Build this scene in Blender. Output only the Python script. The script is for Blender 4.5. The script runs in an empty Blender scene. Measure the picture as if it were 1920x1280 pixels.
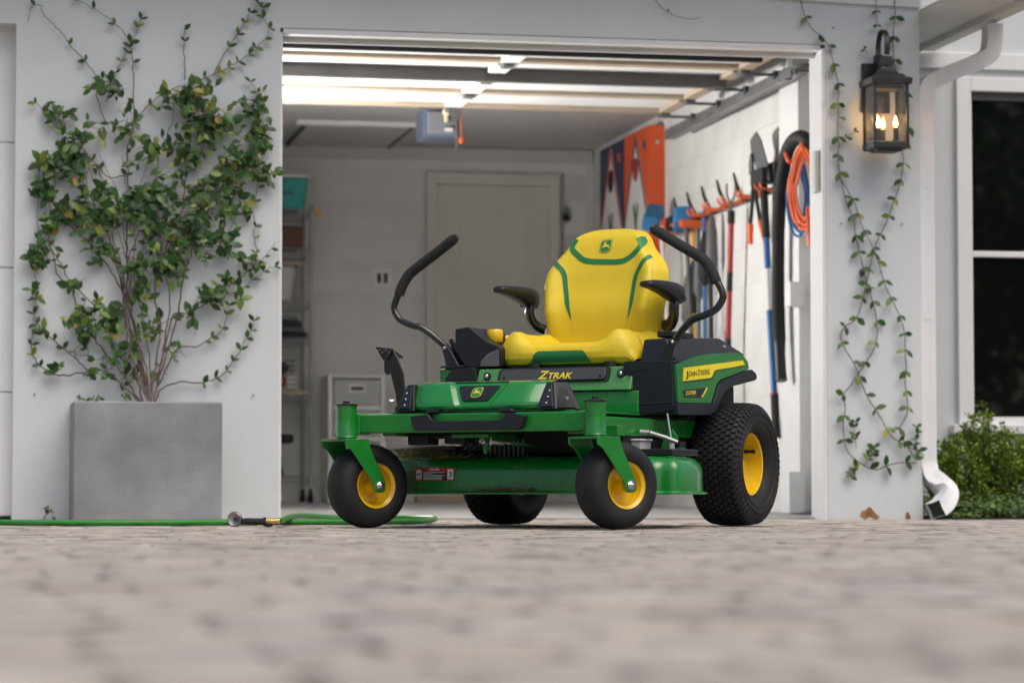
import bpy, bmesh, math, random
from mathutils import Vector, Matrix, noise
R = math.radians
sc = bpy.context.scene
col = sc.collection
rng = random.Random(7)

# ------------------------------------------------------------------ camera
FPX, CX, CY, YH = 5333.0, 960.0, 640.0, 925.0        # photo pixels (1920 wide)
PSI = R(11); TILT = math.atan((YH - CY) / FPX)
CAM = Vector((-1.356, -12.256, .114))
FW = Vector((math.sin(PSI)*math.cos(TILT), math.cos(PSI)*math.cos(TILT), math.sin(TILT)))
RT = Vector((math.cos(PSI), -math.sin(PSI), 0)); UP = RT.cross(FW)
cd = bpy.data.cameras.new('camera'); cam = bpy.data.objects.new('camera', cd); col.objects.link(cam)
m = Matrix((RT, UP, -FW)).transposed().to_4x4(); m.translation = CAM
cam.matrix_world = m
cd.sensor_width = 36; cd.lens = FPX/1920*36; cd.clip_start = .05; cd.clip_end = 400
cd.dof.use_dof = True; cd.dof.focus_distance = 9.25; cd.dof.aperture_fstop = 4.0
sc.camera = cam
# ------------------------------------------------------------------ sky, sun, exposure
SUN_EL, SUN_AZ = R(60), R(158)          # azimuth measured from +Y, clockwise (sun behind and right of the camera)
w = bpy.data.worlds.new('World'); sc.world = w; w.use_nodes = True
nt = w.node_tree; bg = nt.nodes['Background']
sky = nt.nodes.new('ShaderNodeTexSky'); sky.sky_type = 'NISHITA'; sky.sun_disc = False
sky.sun_elevation = SUN_EL; sky.sun_rotation = SUN_AZ; sky.dust_density = 4.5; sky.air_density = 1.0; sky.ozone_density = 1
nt.links.new(sky.outputs[0], bg.inputs[0]); bg.inputs[1].default_value = .115
sl = bpy.data.lights.new('sun', 'SUN'); sl.energy = 1.5; sl.angle = R(55); sl.color = (1, .955, .86)
so = bpy.data.objects.new('sun', sl); col.objects.link(so)
d = Vector((math.sin(SUN_AZ)*math.cos(SUN_EL), math.cos(SUN_AZ)*math.cos(SUN_EL), math.sin(SUN_EL)))
so.rotation_euler = d.to_track_quat('Z', 'Y').to_euler(); so.location = (-6, -10, 12)
sc.view_settings.view_transform = 'Standard'; sc.view_settings.look = 'None'
sc.view_settings.gamma = 1; sc.view_settings.exposure = 0.30
sc.render.engine = 'CYCLES'

# ------------------------------------------------------------------ pixel helpers
def ray(px, py): return FW + RT*((px-CX)/FPX) - UP*((py-CY)/FPX)
def W(px, py, ax, val):
    d = ray(px, py); i = 'xyz'.index(ax); t = (val-CAM[i])/d[i]; return CAM + d*t
MROT = R(-39); MO = Vector((.263, -3.182, 0))
MM = Matrix.Translation(MO) @ Matrix.Rotation(MROT, 4, 'Z'); MI = MM.inverted()
def ML(px, py, ax, val):
    o = MI @ CAM; d = (MI @ (CAM + ray(px, py))) - o; i = 'xyz'.index(ax)
    return o + d*((val-o[i])/d[i])

# ------------------------------------------------------------------ mesh builder
class MB:
    def __init__(s): s.v = []; s.f = []
    def add(s, vs, fs):
        b = len(s.v); s.v += [tuple(v) for v in vs]; s.f += [tuple(i+b for i in f) for f in fs]; return s
    def box(s, x0, x1, y0, y1, z0, z1, M=None):
        vs = [Vector(p) for p in ((x0,y0,z0),(x1,y0,z0),(x1,y1,z0),(x0,y1,z0),(x0,y0,z1),(x1,y0,z1),(x1,y1,z1),(x0,y1,z1))]
        if M is not None: vs = [M @ v for v in vs]
        return s.add(vs, [(0,3,2,1),(4,5,6,7),(0,1,5,4),(1,2,6,5),(2,3,7,6),(3,0,4,7)])
    def hexa(s, b, t):                                   # bottom quad, top quad
        return s.add(list(b)+list(t), [(0,3,2,1),(4,5,6,7),(0,1,5,4),(1,2,6,5),(2,3,7,6),(3,0,4,7)])
    def prism(s, pts, lo, hi, ax, M=None):
        n = len(pts); vs = []
        for h in (lo, hi):
            for a, b in pts:
                v = {'x': (h,a,b), 'y': (a,h,b), 'z': (a,b,h)}[ax]; vs.append(Vector(v))
        if M is not None: vs = [M @ v for v in vs]
        fs = [tuple(range(n-1,-1,-1)), tuple(range(n,2*n))] + [(i,(i+1)%n,n+(i+1)%n,n+i) for i in range(n)]
        return s.add(vs, fs)
    def rings(s, rs, cap=(True, True), closed=True):
        n = len(rs[0]); vs = [p for r in rs for p in r]; fs = []
        for k in range(len(rs)-1):
            for i in range(n if closed else n-1):
                fs.append((k*n+i, k*n+(i+1)%n, (k+1)*n+(i+1)%n, (k+1)*n+i))
        if cap[0]: fs.append(tuple(range(n-1,-1,-1)))
        if cap[1]: fs.append(tuple((len(rs)-1)*n+i for i in range(n)))
        return s.add(vs, fs)
    def lathe(s, prof, o, ax, n=32, cap=(False, False)):
        o = Vector(o); ax = Vector(ax).normalized()
        e = ax.orthogonal().normalized(); g = ax.cross(e)
        return s.rings([[o + ax*a + (e*math.cos(2*math.pi*i/n) + g*math.sin(2*math.pi*i/n))*r for i in range(n)] for r, a in prof], cap)
    def cyl(s, p0, p1, r0, r1=None, n=16):
        p0 = Vector(p0); p1 = Vector(p1); L = (p1-p0).length
        return s.lathe([(r0,0),(r0 if r1 is None else r1,L)], p0, p1-p0, n, (True, True))
    def tube(s, pts, r, n=8, flat=None):
        pts = [Vector(p) for p in pts]; rs = []; N = None
        for i, p in enumerate(pts):
            t = (pts[min(i+1,len(pts)-1)] - pts[max(i-1,0)]).normalized()
            if N is None: N = t.orthogonal().normalized() if flat is None else (Vector(flat)-t*t.dot(Vector(flat))).normalized()
            else: N = (N - t*N.dot(t)).normalized()
            B = t.cross(N); rr = r[i] if isinstance(r, (list, tuple)) else r
            ra, rb = (rr, rr) if not isinstance(rr, tuple) else rr
            rs.append([p + N*math.cos(2*math.pi*k/n)*ra + B*math.sin(2*math.pi*k/n)*rb for k in range(n)])
        return s.rings(rs)
    def ribbon(s, pts, wid, thick, up):                  # rectangular-section strip along a path
        pts = [Vector(p) for p in pts]; rs = []; up = Vector(up)
        for i, p in enumerate(pts):
            t = (pts[min(i+1,len(pts)-1)] - pts[max(i-1,0)]).normalized()
            a = up.normalized(); b = t.cross(a).normalized()
            rs.append([p+a*wid/2+b*thick/2, p-a*wid/2+b*thick/2, p-a*wid/2-b*thick/2, p+a*wid/2-b*thick/2])
        return s.rings(rs)
    def grid(s, fn, nu, nv):
        vs = [fn(i/nu, j/nv) for j in range(nv+1) for i in range(nu+1)]
        return s.add(vs, [(j*(nu+1)+i, j*(nu+1)+i+1, (j+1)*(nu+1)+i+1, (j+1)*(nu+1)+i) for j in range(nv) for i in range(nu)])
    def sphere(s, c, r, n=12, mx=None):
        c = Vector(c); r3 = r if isinstance(r, tuple) else (r, r, r); m = n//2
        rs = []
        for j in range(m+1):
            a = -math.pi/2 + math.pi*j/m; a = max(-1.5, min(1.5, a))
            rs.append([c + Vector((r3[0]*math.cos(a)*math.cos(2*math.pi*i/n), r3[1]*math.cos(a)*math.sin(2*math.pi*i/n), r3[2]*math.sin(a))) for i in range(n)])
        return s.rings(rs)
    def mesh(s, name, ang=35, recalc=True):
        me = bpy.data.meshes.new(name); me.from_pydata(s.v, [], s.f); me.validate()
        if recalc:
            bm = bmesh.new(); bm.from_mesh(me); bmesh.ops.recalc_face_normals(bm, faces=bm.faces); bm.to_mesh(me); bm.free()
        me.shade_smooth()
        if ang is not None: me.set_sharp_from_angle(angle=R(ang))
        return me
    def build(s, name, mat, parent=None, bevel=0, seg=2, ang=35, recalc=True, subsurf=0):
        me = s.mesh(name, None if bevel else ang, recalc); o = bpy.data.objects.new(name, me); col.objects.link(o)
        me.materials.append(mat)
        if parent is not None: o.parent = parent
        if bevel:
            b = o.modifiers.new('bevel', 'BEVEL'); b.width = bevel; b.segments = seg; b.limit_method = 'ANGLE'; b.angle_limit = R(28); b.harden_normals = True
        if subsurf:
            q = o.modifiers.new('sub', 'SUBSURF'); q.levels = subsurf; q.render_levels = subsurf
        return o
def tag(o, label=None, cat=None, group=None, kind=None):
    for k, v in (('label', label), ('category', cat), ('group', group), ('kind', kind)):
        if v: o[k] = v
    return o
def empty(name, loc=(0,0,0), rz=0, **k):
    o = bpy.data.objects.new(name, None); col.objects.link(o); o.location = loc; o.rotation_euler = (0,0,rz); o.empty_display_size = .1
    tag(o, **k); return o
def place(name, me, parent, M):
    o = bpy.data.objects.new(name, me); col.objects.link(o); o.parent = parent; o.matrix_local = M; return o
def smooth_path(pts, k=6):
    pts = [Vector(p) for p in pts]
    if len(pts) < 3: return pts
    out = []
    for i in range(len(pts)-1):
        p0 = pts[max(i-1,0)]; p1 = pts[i]; p2 = pts[i+1]; p3 = pts[min(i+2,len(pts)-1)]
        for j in range(k):
            t = j/k
            out.append(.5*((2*p1)+(p2-p0)*t+(2*p0-5*p1+4*p2-p3)*t*t+(3*p1-p0-3*p2+p3)*t**3))
    return out + [pts[-1]]
def round_poly(pts, n=4):                                # pts: (x, y, r)
    out = []; N = len(pts)
    for i, (x, y, r) in enumerate(pts):
        p = Vector((x, y)); a = (Vector(pts[i-1][:2])-p); b = (Vector(pts[(i+1)%N][:2])-p)
        if r <= 0: out.append((x, y)); continue
        la, lb = a.length, b.length; dd = min(r, la*.49, lb*.49); A = p+a/la*dd; B = p+b/lb*dd
        for j in range(n+1):
            t = j/n; q = A*(1-t)**2 + p*2*t*(1-t) + B*t*t; out.append((q.x, q.y))
    return out
def offset_poly(pts, d):
    out = []; N = len(pts); area = sum(pts[i-1][0]*pts[i][1]-pts[i][0]*pts[i-1][1] for i in range(N)); sg = 1 if area > 0 else -1
    for i in range(N):
        a = Vector(pts[i])-Vector(pts[i-1]); b = Vector(pts[(i+1)%N])-Vector(pts[i])
        n1 = Vector((a.y,-a.x)).normalized(); n2 = Vector((b.y,-b.x)).normalized(); n = (n1+n2)
        n = n.normalized() if n.length > 1e-6 else n1
        q = Vector(pts[i]) + n*d*sg; out.append((q.x, q.y))
    return out

# ------------------------------------------------------------------ materials
def mat(name, c, rough=.5, metal=0, spec=.5, var=0, vs=8, bump=0, bs=60, coat=0, rvar=0, c2=None, detail=4, alpha=None, objrand=0, stretch=None, pos=False):
    M = bpy.data.materials.new(name); M.use_nodes = True; N = M.node_tree.nodes; L = M.node_tree.links; B = N['Principled BSDF']
    B.inputs['Base Color'].default_value = (*c, 1); B.inputs['Roughness'].default_value = rough; B.inputs['Metallic'].default_value = metal
    B.inputs['Specular IOR Level'].default_value = spec; B.inputs['Coat Weight'].default_value = coat; B.inputs['Coat Roughness'].default_value = .08
    if var or bump or rvar or c2 or objrand:
        tc = N.new('ShaderNodeTexCoord'); vec = N.new('ShaderNodeNewGeometry').outputs['Position'] if pos else tc.outputs['Object']
        if stretch:
            mp = N.new('ShaderNodeMapping'); mp.inputs['Scale'].default_value = stretch; L.new(vec, mp.inputs[0]); vec = mp.outputs[0]
        nz = N.new('ShaderNodeTexNoise'); nz.inputs['Scale'].default_value = vs; nz.inputs['Detail'].default_value = detail; L.new(vec, nz.inputs['Vector'])
        if var or c2:
            rp = N.new('ShaderNodeValToRGB'); rp.color_ramp.elements[0].position = .32; rp.color_ramp.elements[1].position = .7
            a = c2 if c2 else [x*(1-var) for x in c]; b = [min(1, x*(1+var)) for x in c]
            rp.color_ramp.elements[0].color = (*a, 1); rp.color_ramp.elements[1].color = (*b, 1)
            L.new(nz.outputs[0], rp.inputs[0]); outc = rp.outputs[0]
            if objrand:
                oi = N.new('ShaderNodeObjectInfo'); hs = N.new('ShaderNodeHueSaturation'); mr = N.new('ShaderNodeMapRange')
                mr.inputs[3].default_value = 1-objrand; mr.inputs[4].default_value = 1+objrand
                L.new(oi.outputs['Random'], mr.inputs[0]); L.new(mr.outputs[0], hs.inputs['Value']); L.new(outc, hs.inputs['Color']); outc = hs.outputs[0]
            L.new(outc, B.inputs['Base Color'])
        if rvar:
            mr = N.new('ShaderNodeMapRange'); mr.inputs[3].default_value = max(0,rough-rvar); mr.inputs[4].default_value = min(1,rough+rvar)
            L.new(nz.outputs[0], mr.inputs[0]); L.new(mr.outputs[0], B.inputs['Roughness'])
        if bump:
            nb = N.new('ShaderNodeTexNoise'); nb.inputs['Scale'].default_value = bs; nb.inputs['Detail'].default_value = 3; L.new(vec, nb.inputs['Vector'])
            bp = N.new('ShaderNodeBump'); bp.inputs['Strength'].default_value = bump; bp.inputs['Distance'].default_value = .004
            L.new(nb.outputs[0], bp.inputs['Height']); L.new(bp.outputs[0], B.inputs['Normal'])
    return M
def emit(name, c, s):
    M = mat(name, c); B = M.node_tree.nodes['Principled BSDF']; B.inputs['Emission Color'].default_value = (*c,1); B.inputs['Emission Strength'].default_value = s; return M
def glass(name, tint=(1,1,1), rough=.02, refl=.5):
    M = bpy.data.materials.new(name); M.use_nodes = True; N = M.node_tree.nodes; L = M.node_tree.links
    N.remove(N['Principled BSDF']); out = N['Material Output']
    t = N.new('ShaderNodeBsdfTransparent'); t.inputs[0].default_value = (*tint,1); g = N.new('ShaderNodeBsdfGlossy'); g.inputs['Roughness'].default_value = rough
    fr = N.new('ShaderNodeFresnel'); fr.inputs[0].default_value = 1.45; mul = N.new('ShaderNodeMath'); mul.operation = 'MULTIPLY'; mul.inputs[1].default_value = refl
    mx = N.new('ShaderNodeMixShader'); L.new(fr.outputs[0], mul.inputs[0]); L.new(mul.outputs[0], mx.inputs[0]); L.new(t.outputs[0], mx.inputs[1]); L.new(g.outputs[0], mx.inputs[2]); L.new(mx.outputs[0], out.inputs[0])
    return M
def leafmat(name, cols, rough=.42):
    M = bpy.data.materials.new(name); M.use_nodes = True; N = M.node_tree.nodes; L = M.node_tree.links; B = N['Principled BSDF']
    at = N.new('ShaderNodeAttribute'); at.attribute_name = 'rnd'; oi = N.new('ShaderNodeObjectInfo'); ad = N.new('ShaderNodeMath'); ad.operation = 'ADD'
    L.new(at.outputs['Fac'], ad.inputs[0]); L.new(oi.outputs['Random'], ad.inputs[1]); fr = N.new('ShaderNodeMath'); fr.operation = 'FRACT'; L.new(ad.outputs[0], fr.inputs[0])
    rp = N.new('ShaderNodeValToRGB'); els = rp.color_ramp.elements
    for i, (p, c) in enumerate(cols):
        e = els[i] if i < 2 else els.new(p); e.position = p; e.color = (*c, 1)
    L.new(fr.outputs[0], rp.inputs[0]); L.new(rp.outputs[0], B.inputs['Base Color']); B.inputs['Roughness'].default_value = rough
    B.inputs['Subsurface Weight'].default_value = 0; B.inputs['Specular IOR Level'].default_value = .4
    tr = N.new('ShaderNodeBsdfTranslucent'); L.new(rp.outputs[0], tr.inputs[0]); mx = N.new('ShaderNodeMixShader'); mx.inputs[0].default_value = .22
    L.new(B.outputs[0], mx.inputs[1]); L.new(tr.outputs[0], mx.inputs[2]); L.new(mx.outputs[0], N['Material Output'].inputs[0])
    return M

T = dict(
 wall=mat('wall_paint', (.575,.603,.615), .78, var=.05, vs=1.6, bump=.30, bs=85, detail=8),
 trim=mat('white_trim', (.70,.70,.70), .5, var=.04, vs=3, bump=.06, bs=80),
 panel=mat('door_panel_white', (.78,.78,.77), .45, var=.03, vs=4),
 block=mat('painted_block', (.66,.655,.64), .7, var=.05, vs=3, bump=.3, bs=120, objrand=.03),
 mortar=mat('painted_mortar', (.60,.59,.57), .85, var=.06, vs=9),
 ceil=mat('ceiling_paint', (.52,.51,.50), .7, var=.04, vs=2),
 idoor=mat('interior_door_paint', (.60,.575,.54), .5, var=.03, vs=2),
 concrete=mat('concrete_floor', (.33,.32,.31), .6, var=.14, vs=2.5, bump=.15, bs=60, rvar=.15),
 planter=mat('cast_concrete', (.235,.24,.25), .68, var=.24, vs=4, bump=.5, bs=120, detail=10, rvar=.15),
 soil=mat('soil', (.05,.035,.025), .95, var=.3, vs=40, bump=.8, bs=120),
 edge=mat('paver_edge_dirt', (.42,.375,.335), .9, c2=(.040,.034,.029), var=.2, vs=5.5, bump=.4, bs=90, detail=6, pos=True),
 sand=mat('joint_sand', (.06,.05,.042), .95, var=.35, vs=9, bump=.5, bs=200),
 ground=mat('earth', (.10,.085,.06), .95, var=.35, vs=6, bump=.6, bs=40),
 green=mat('green_enamel', (.006,.175,.020), .28, coat=.6, spec=.45, bump=.05, bs=240, var=.10, vs=14, rvar=.10),
 greenp=mat('green_plastic', (.009,.185,.028), .25, coat=.7, bump=.03, bs=300, var=.04, vs=12, rvar=.08),
 greendust=mat('green_enamel_dusty', (.06,.22,.06), .38, coat=.3, var=.25, vs=120, bump=.05, bs=400),
 yellow=mat('yellow_vinyl', (.68,.50,.020), .46, spec=.45, bump=.22, bs=260, var=.07, vs=6, rvar=.12),
 rim=mat('yellow_enamel', (.72,.45,.006), .35, coat=.3, var=.06, vs=20),
 decaly=mat('yellow_decal', (.85,.68,.01), .4),
 seatgreen=mat('green_vinyl', (.012,.16,.045), .5, bump=.1, bs=400),
 black=mat('black_plastic', (.010,.0115,.0155), .42, spec=.42, bump=.12, bs=700, rvar=.08, vs=30),
 gloss=mat('black_paint', (.010,.010,.011), .25, coat=.4),
 foam=mat('black_foam', (.016,.017,.019), .85, bump=.4, bs=500),
 tyre=mat('rubber', (.012,.012,.013), .62, spec=.28, c2=(.019,.018,.017), var=.1, vs=9, bump=.2, bs=160, rvar=.12),
 chassis=mat('black_chassis', (.009,.009,.009), .7),
 steel=mat('zinc_steel', (.62,.62,.63), .3, metal=1, rvar=.12, vs=60),
 alum=mat('cast_aluminium', (.33,.33,.33), .5, metal=.7, var=.2, vs=30),
 dsteel=mat('galvanised_dull', (.30,.30,.31), .45, metal=.8, var=.15, vs=10),
 strut=mat('brown_strut', (.10,.095,.09), .6, var=.15, vs=5),
 wood=mat('raw_wood', (.38,.30,.22), .7, var=.15, vs=6, stretch=(1,12,12)),
 white=mat('white_plastic', (.74,.73,.71), .45),
 dgrey=mat('dark_grey_plastic', (.10,.10,.105), .5),
 grey=mat('grey_plastic', (.30,.30,.31), .5),
 clear=mat('frosted_plastic', (.40,.40,.40), .35),
 orange=mat('orange_plastic', (.78,.13,.03), .45),
 orangep=mat('orange_paint', (.62,.085,.020), .55, var=.06, vs=3),
 navy=mat('navy_paint', (.028,.034,.085), .55),
 bwhite=mat('board_white', (.66,.64,.63), .6),
 blue=mat('blue_plastic', (.012,.11,.30), .4),
 bluebr=mat('blue_brush', (.02,.16,.36), .6, bump=.5, bs=200),
 red=mat('red_fibreglass', (.34,.018,.015), .4),
 teal=mat('teal_plastic', (.01,.30,.27), .45),
 brown=mat('brown_wicker', (.11,.055,.035), .8, bump=.8, bs=90, var=.3, vs=60),
 hose=mat('green_hose', (.022,.20,.024), .4, bump=.2, bs=300),
 brass=mat('brass', (.55,.36,.13), .3, metal=1),
 chrome=mat('chrome', (.7,.7,.72), .12, metal=1),
 iron=mat('dark_iron', (.030,.031,.035), .48, metal=.3, var=.3, vs=20),
 sleeve=mat('candle_sleeve', (.03,.03,.03), .6),
 bulb=emit('lit_bulb', (1,.52,.14), 14),
 lglass=glass('lantern_glass', (.97,.95,.92), .02, .8),
 wglass=mat('window_glass', (.004,.005,.005), .03, spec=.9),
 stem=mat('vine_stem', (.10,.065,.055), .75, var=.3, vs=30),
 gstem=mat('green_stem', (.08,.10,.03), .7),
 leaf=leafmat('vine_leaf', rough=.34, cols=[(0,(.020,.058,.013)),(.4,(.034,.090,.018)),(.7,(.060,.135,.024)),(.93,(.14,.21,.035)),(.985,(.26,.26,.04)),(1,(.34,.20,.03))]),
 shrub=leafmat('shrub_leaf', [(0,(.05,.11,.015)),(.4,(.11,.20,.022)),(.7,(.20,.31,.03)),(1,(.32,.42,.05))]),
 cover=leafmat('ground_cover_leaf', [(0,(.035,.075,.018)),(.5,(.07,.13,.03)),(.85,(.12,.19,.045)),(1,(.26,.30,.09))]),
 deadleaf=mat('dead_leaf', (.34,.17,.075), .7, var=.25, vs=20),
 straw=leafmat('grass_clipping', [(0,(.10,.13,.03)),(.5,(.22,.20,.08)),(.8,(.30,.24,.12)),(1,(.12,.07,.03))], .8),
 text_y=mat('print_yellow', (.80,.60,.03), .45),
 text_k=mat('print_black', (.012,.012,.012), .45),
 text_w=mat('print_white', (.72,.72,.72), .5),
 text_r=mat('print_red', (.45,.018,.02), .45),
 logo_g=mat('logo_green', (.010,.17,.035), .35, coat=.3),
 bottle=mat('green_bottle', (.01,.10,.09), .3),
 lens=mat('lamp_lens', (.20,.21,.24), .25),
 opener=mat('opener_blue_grey', (.10,.12,.18), .45),
 warm=mat('cream_bulb', (.75,.60,.40), .4),
 bead=mat('water_bead', (.02,.03,.03), .05, spec=1.0),
 tag_y=mat('warning_yellow', (.80,.42,.02), .5),
)

def text(s, size, M, mt, parent, name, shear=0, bold=.0, ext=.0004, sx=1.0, align='LEFT'):
    cu = bpy.data.curves.new('t', 'FONT'); cu.body = s; cu.size = size; cu.shear = shear; cu.offset = bold*size; cu.extrude = ext; cu.align_x = align; cu.resolution_u = 3
    o = bpy.data.objects.new('t', cu); col.objects.link(o); dg = bpy.context.evaluated_depsgraph_get()
    me = bpy.data.meshes.new_from_object(o.evaluated_get(dg)); bpy.data.objects.remove(o)
    me.transform(M @ Matrix.Diagonal((sx,1,1,1))); me.materials.clear(); me.materials.append(mt)
    r = bpy.data.objects.new(name, me); col.objects.link(r); r.parent = parent; return r
def frame(o, x, y):
    x = Vector(x).normalized(); y = Vector(y); z = x.cross(y).normalized(); y = z.cross(x)
    return Matrix(((x.x,y.x,z.x,o[0]),(x.y,y.y,z.y,o[1]),(x.z,y.z,z.z,o[2]),(0,0,0,1)))
DEER = [(-.85,-.05),(-.45,.02),(-.38,.25),(-.3,.5),(-.52,.44),(-.47,.58),(-.28,.7),(-.1,.92),(-.08,.72),(.07,.85),(-.02,.62),(-.1,.5),(-.06,.25),(.35,.2),(.55,.38),(.54,.15),(.95,-.45),(.88,-.52),(.4,-.15),(.1,-.2),(-.25,-.22),(-.6,-.12),(-.38,-.48),(-.48,-.52),(-.8,-.14)]
def emblem(M, s, parent, fit=None):
    """leaping-deer badge, s = half width, M = plane frame; fit maps a point onto a curved surface"""
    sh = [(-.62,.92,.25),(.95,1.0,.3),(.85,-.75,.4),(0,-1.05,.5),(-.95,-.8,.3),(-.9,.55,.4)]
    o = None
    for nm, k, z, mt in (('logo_badge',1.0,.0008,T['logo_g']),('logo_border',.92,.0016,T['text_y']),('logo_field',.84,.0024,T['logo_g']),('logo_deer',.70,.0032,T['text_y'])):
        pts = [(x*s*k, y*s*k) for x, y in (DEER if nm == 'logo_deer' else round_poly(sh))]
        b = MB(); b.prism(pts, z-.0008, z, 'z')
        b.v = [tuple((fit or (lambda p: M @ p))(Vector(p))) for p in b.v]
        q = b.build(nm, mt, parent if o is None else o)
        if o is None: o = q
    return o


# ================================================================== GROUND
g = MB(); g.grid(lambda u, v: Vector((-60+120*u, -70+130*v, -.06)), 4, 4); tag(g.build('ground', T['ground']), kind='structure')
drv = MB(); drv.box(-9, 5.2, -16, .14, -.055, -.0055); drv = tag(drv.build('driveway', T['sand']), kind='structure')
def paver_material(name, attr):
    M = bpy.data.materials.new(name); M.use_nodes = True; N = M.node_tree.nodes; L = M.node_tree.links; B = N['Principled BSDF']
    if attr: a = N.new('ShaderNodeAttribute'); a.attribute_name = 'rnd'; src = a.outputs['Fac']
    else: a = N.new('ShaderNodeObjectInfo'); src = a.outputs['Random']
    rp = N.new('ShaderNodeValToRGB'); e = rp.color_ramp.elements
    for i, (p, c) in enumerate([(0,(.36,.33,.295)),(.25,(.46,.42,.375)),(.5,(.40,.38,.355)),(.7,(.50,.405,.345)),(.88,(.33,.325,.315)),(1,(.51,.46,.395))]):
        q = e[i] if i < 2 else e.new(p); q.position = p; q.color = (*c,1)
    L.new(src, rp.inputs[0]); tc = N.new('ShaderNodeNewGeometry')
    nz = N.new('ShaderNodeTexNoise'); nz.inputs['Scale'].default_value = 14; nz.inputs['Detail'].default_value = 6; L.new(tc.outputs['Position'], nz.inputs['Vector'])
    r2 = N.new('ShaderNodeValToRGB'); r2.color_ramp.elements[0].position = .30; r2.color_ramp.elements[0].color = (.48,.46,.44,1); r2.color_ramp.elements[1].position = .62; r2.color_ramp.elements[1].color = (1.06,1.05,1.04,1)
    L.new(nz.outputs[0], r2.inputs[0]); mx = N.new('ShaderNodeMix'); mx.data_type = 'RGBA'; mx.blend_type = 'MULTIPLY'; mx.inputs[0].default_value = .8
    L.new(rp.outputs[0], mx.inputs[6]); L.new(r2.outputs[0], mx.inputs[7]); L.new(mx.outputs[2], B.inputs['Base Color']); B.inputs['Roughness'].default_value = .82
    nb = N.new('ShaderNodeTexNoise'); nb.inputs['Scale'].default_value = 130; nb.inputs['Detail'].default_value = 4; L.new(tc.outputs['Position'], nb.inputs['Vector'])
    bp = N.new('ShaderNodeBump'); bp.inputs['Strength'].default_value = .5; bp.inputs['Distance'].default_value = .004; L.new(nb.outputs[0], bp.inputs['Height']); L.new(bp.outputs[0], B.inputs['Normal'])
    return M
def paver_geo(b, cx, cy, lx, ly, zt, tx=0, ty=0, c=.0035, rg=rng):
    j = lambda: rg.uniform(-.0022, .0022)
    base = [(-lx/2+j(),-ly/2+j()),(lx/2+j(),-ly/2+j()),(lx/2+j(),ly/2+j()),(-lx/2+j(),ly/2+j())]
    vs = []
    for k, (ins, z) in enumerate(((0,-.05),(0,-c*.8),(c,0))):
        for x, y in base:
            X = x-math.copysign(ins,x); Y = y-math.copysign(ins,y); vs.append((cx+X, cy+Y, zt+z+X*tx+Y*ty))
    fs = [(8,9,10,11)] + [(k*4+i, k*4+(i+1)%4, (k+1)*4+(i+1)%4, (k+1)*4+i) for k in range(2) for i in range(4)]
    b.add(vs, fs); return len(fs)
PX, PY = .212, .106
cells = []
y = -15.0; row = 0
while y < .11:
    off = (row % 2)*PX/2 + rng.uniform(-.02,.02); x = -7.5 + off
    while x < 5:
        cells.append((x+rng.uniform(-.002,.002), y)); x += PX
    y += PY; row += 1
def visible(x, y):
    v = Vector((x,y,0))-CAM; z = v.dot(FW)
    if z < .8: return None
    px = CX+FPX*v.dot(RT)/z; py = CY-FPX*v.dot(UP)/z
    return z if -40 < px < 1960 and py < 1330 else None
vis = sorted((visible(x,y), i) for i, (x,y) in enumerate(cells) if visible(x,y))
near = {i for _, i in vis[:290]}
pm_o, pm_s = paver_material('paver', False), paver_material('paver_field', True)
variants = []
for k in range(8):
    b = MB(); paver_geo(b, 0, 0, PX-(.007,.010,.012,.016,.020,.026,.009,.014)[k], PY-rng.uniform(.006,.016), 0); me = b.mesh('paver', 25, recalc=False); me.materials.append(pm_o); me.materials.append(T['edge']); me.polygons.foreach_set('material_index', [0]+[1]*8); variants.append(me)
fb = MB(); rnds = []
for i, (x, y) in enumerate(cells):
    zt = rng.uniform(-.0022, .0); tx, ty = rng.uniform(-.010,.010), rng.uniform(-.014,.014)
    if i in near:
        o = bpy.data.objects.new('paver', rng.choice(variants)); col.objects.link(o); o.parent = drv; o.location = (x,y,zt); o.rotation_euler = (ty,-tx,rng.uniform(-.01,.01))
    else:
        n = paver_geo(fb, x, y, PX-(rng.uniform(.006,.012) if rng.random()<.5 else rng.uniform(.014,.026)), PY-rng.uniform(.006,.016), zt, tx, ty); rnds += [rng.random()]*n
fo = fb.build('paver_field', pm_s, drv, ang=25, recalc=False); fo['kind'] = 'stuff'
fo.data.materials.append(T['edge']); fo.data.polygons.foreach_set('material_index', [0 if i % 9 == 0 else 1 for i in range(len(fo.data.polygons))])
at = fo.data.attributes.new('rnd', 'FLOAT', 'FACE'); at.data.foreach_set('value', rnds)

gf = MB(); gf.hexa([(-3.9,.14,-.3),(2.76,.14,-.3),(2.76,6.1,-.3),(-3.9,6.1,-.3)], [(-3.9,.14,.006),(2.76,.14,.006),(2.76,6.1,.06),(-3.9,6.1,.06)])
tag(gf.build('garage_floor', T['concrete']), kind='structure')

# ================================================================== HOUSE
H = empty('house', label='white painted house with an open garage bay and a window wing', cat='house')
def hp(name, mt, *boxes, bevel=.004, parent=None):
    b = MB()
    for q in boxes: b.box(*q)
    return b.build(name, T[mt], parent or H, bevel=bevel)
b = MB(); b.prism([(-4.0,-.05),(-3.55,-.05),(-3.55,2.118),(-1.134,2.118),(-1.134,-.05),(0,-.05),(0,2.137),(2.467,2.137),(2.467,-.05),(2.915,-.05),(2.915,2.75),(-4.0,2.75)], 0, .2, 'y'); b.build('front_wall', T['wall'], H, bevel=.004)
b = MB(); b.prism([(1.9,2.345),(2.915,2.316),(2.915,2.7),(1.9,2.7)], -.022, 0, 'y'); b.build('rake_board', T['trim'], H, bevel=.003)
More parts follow.
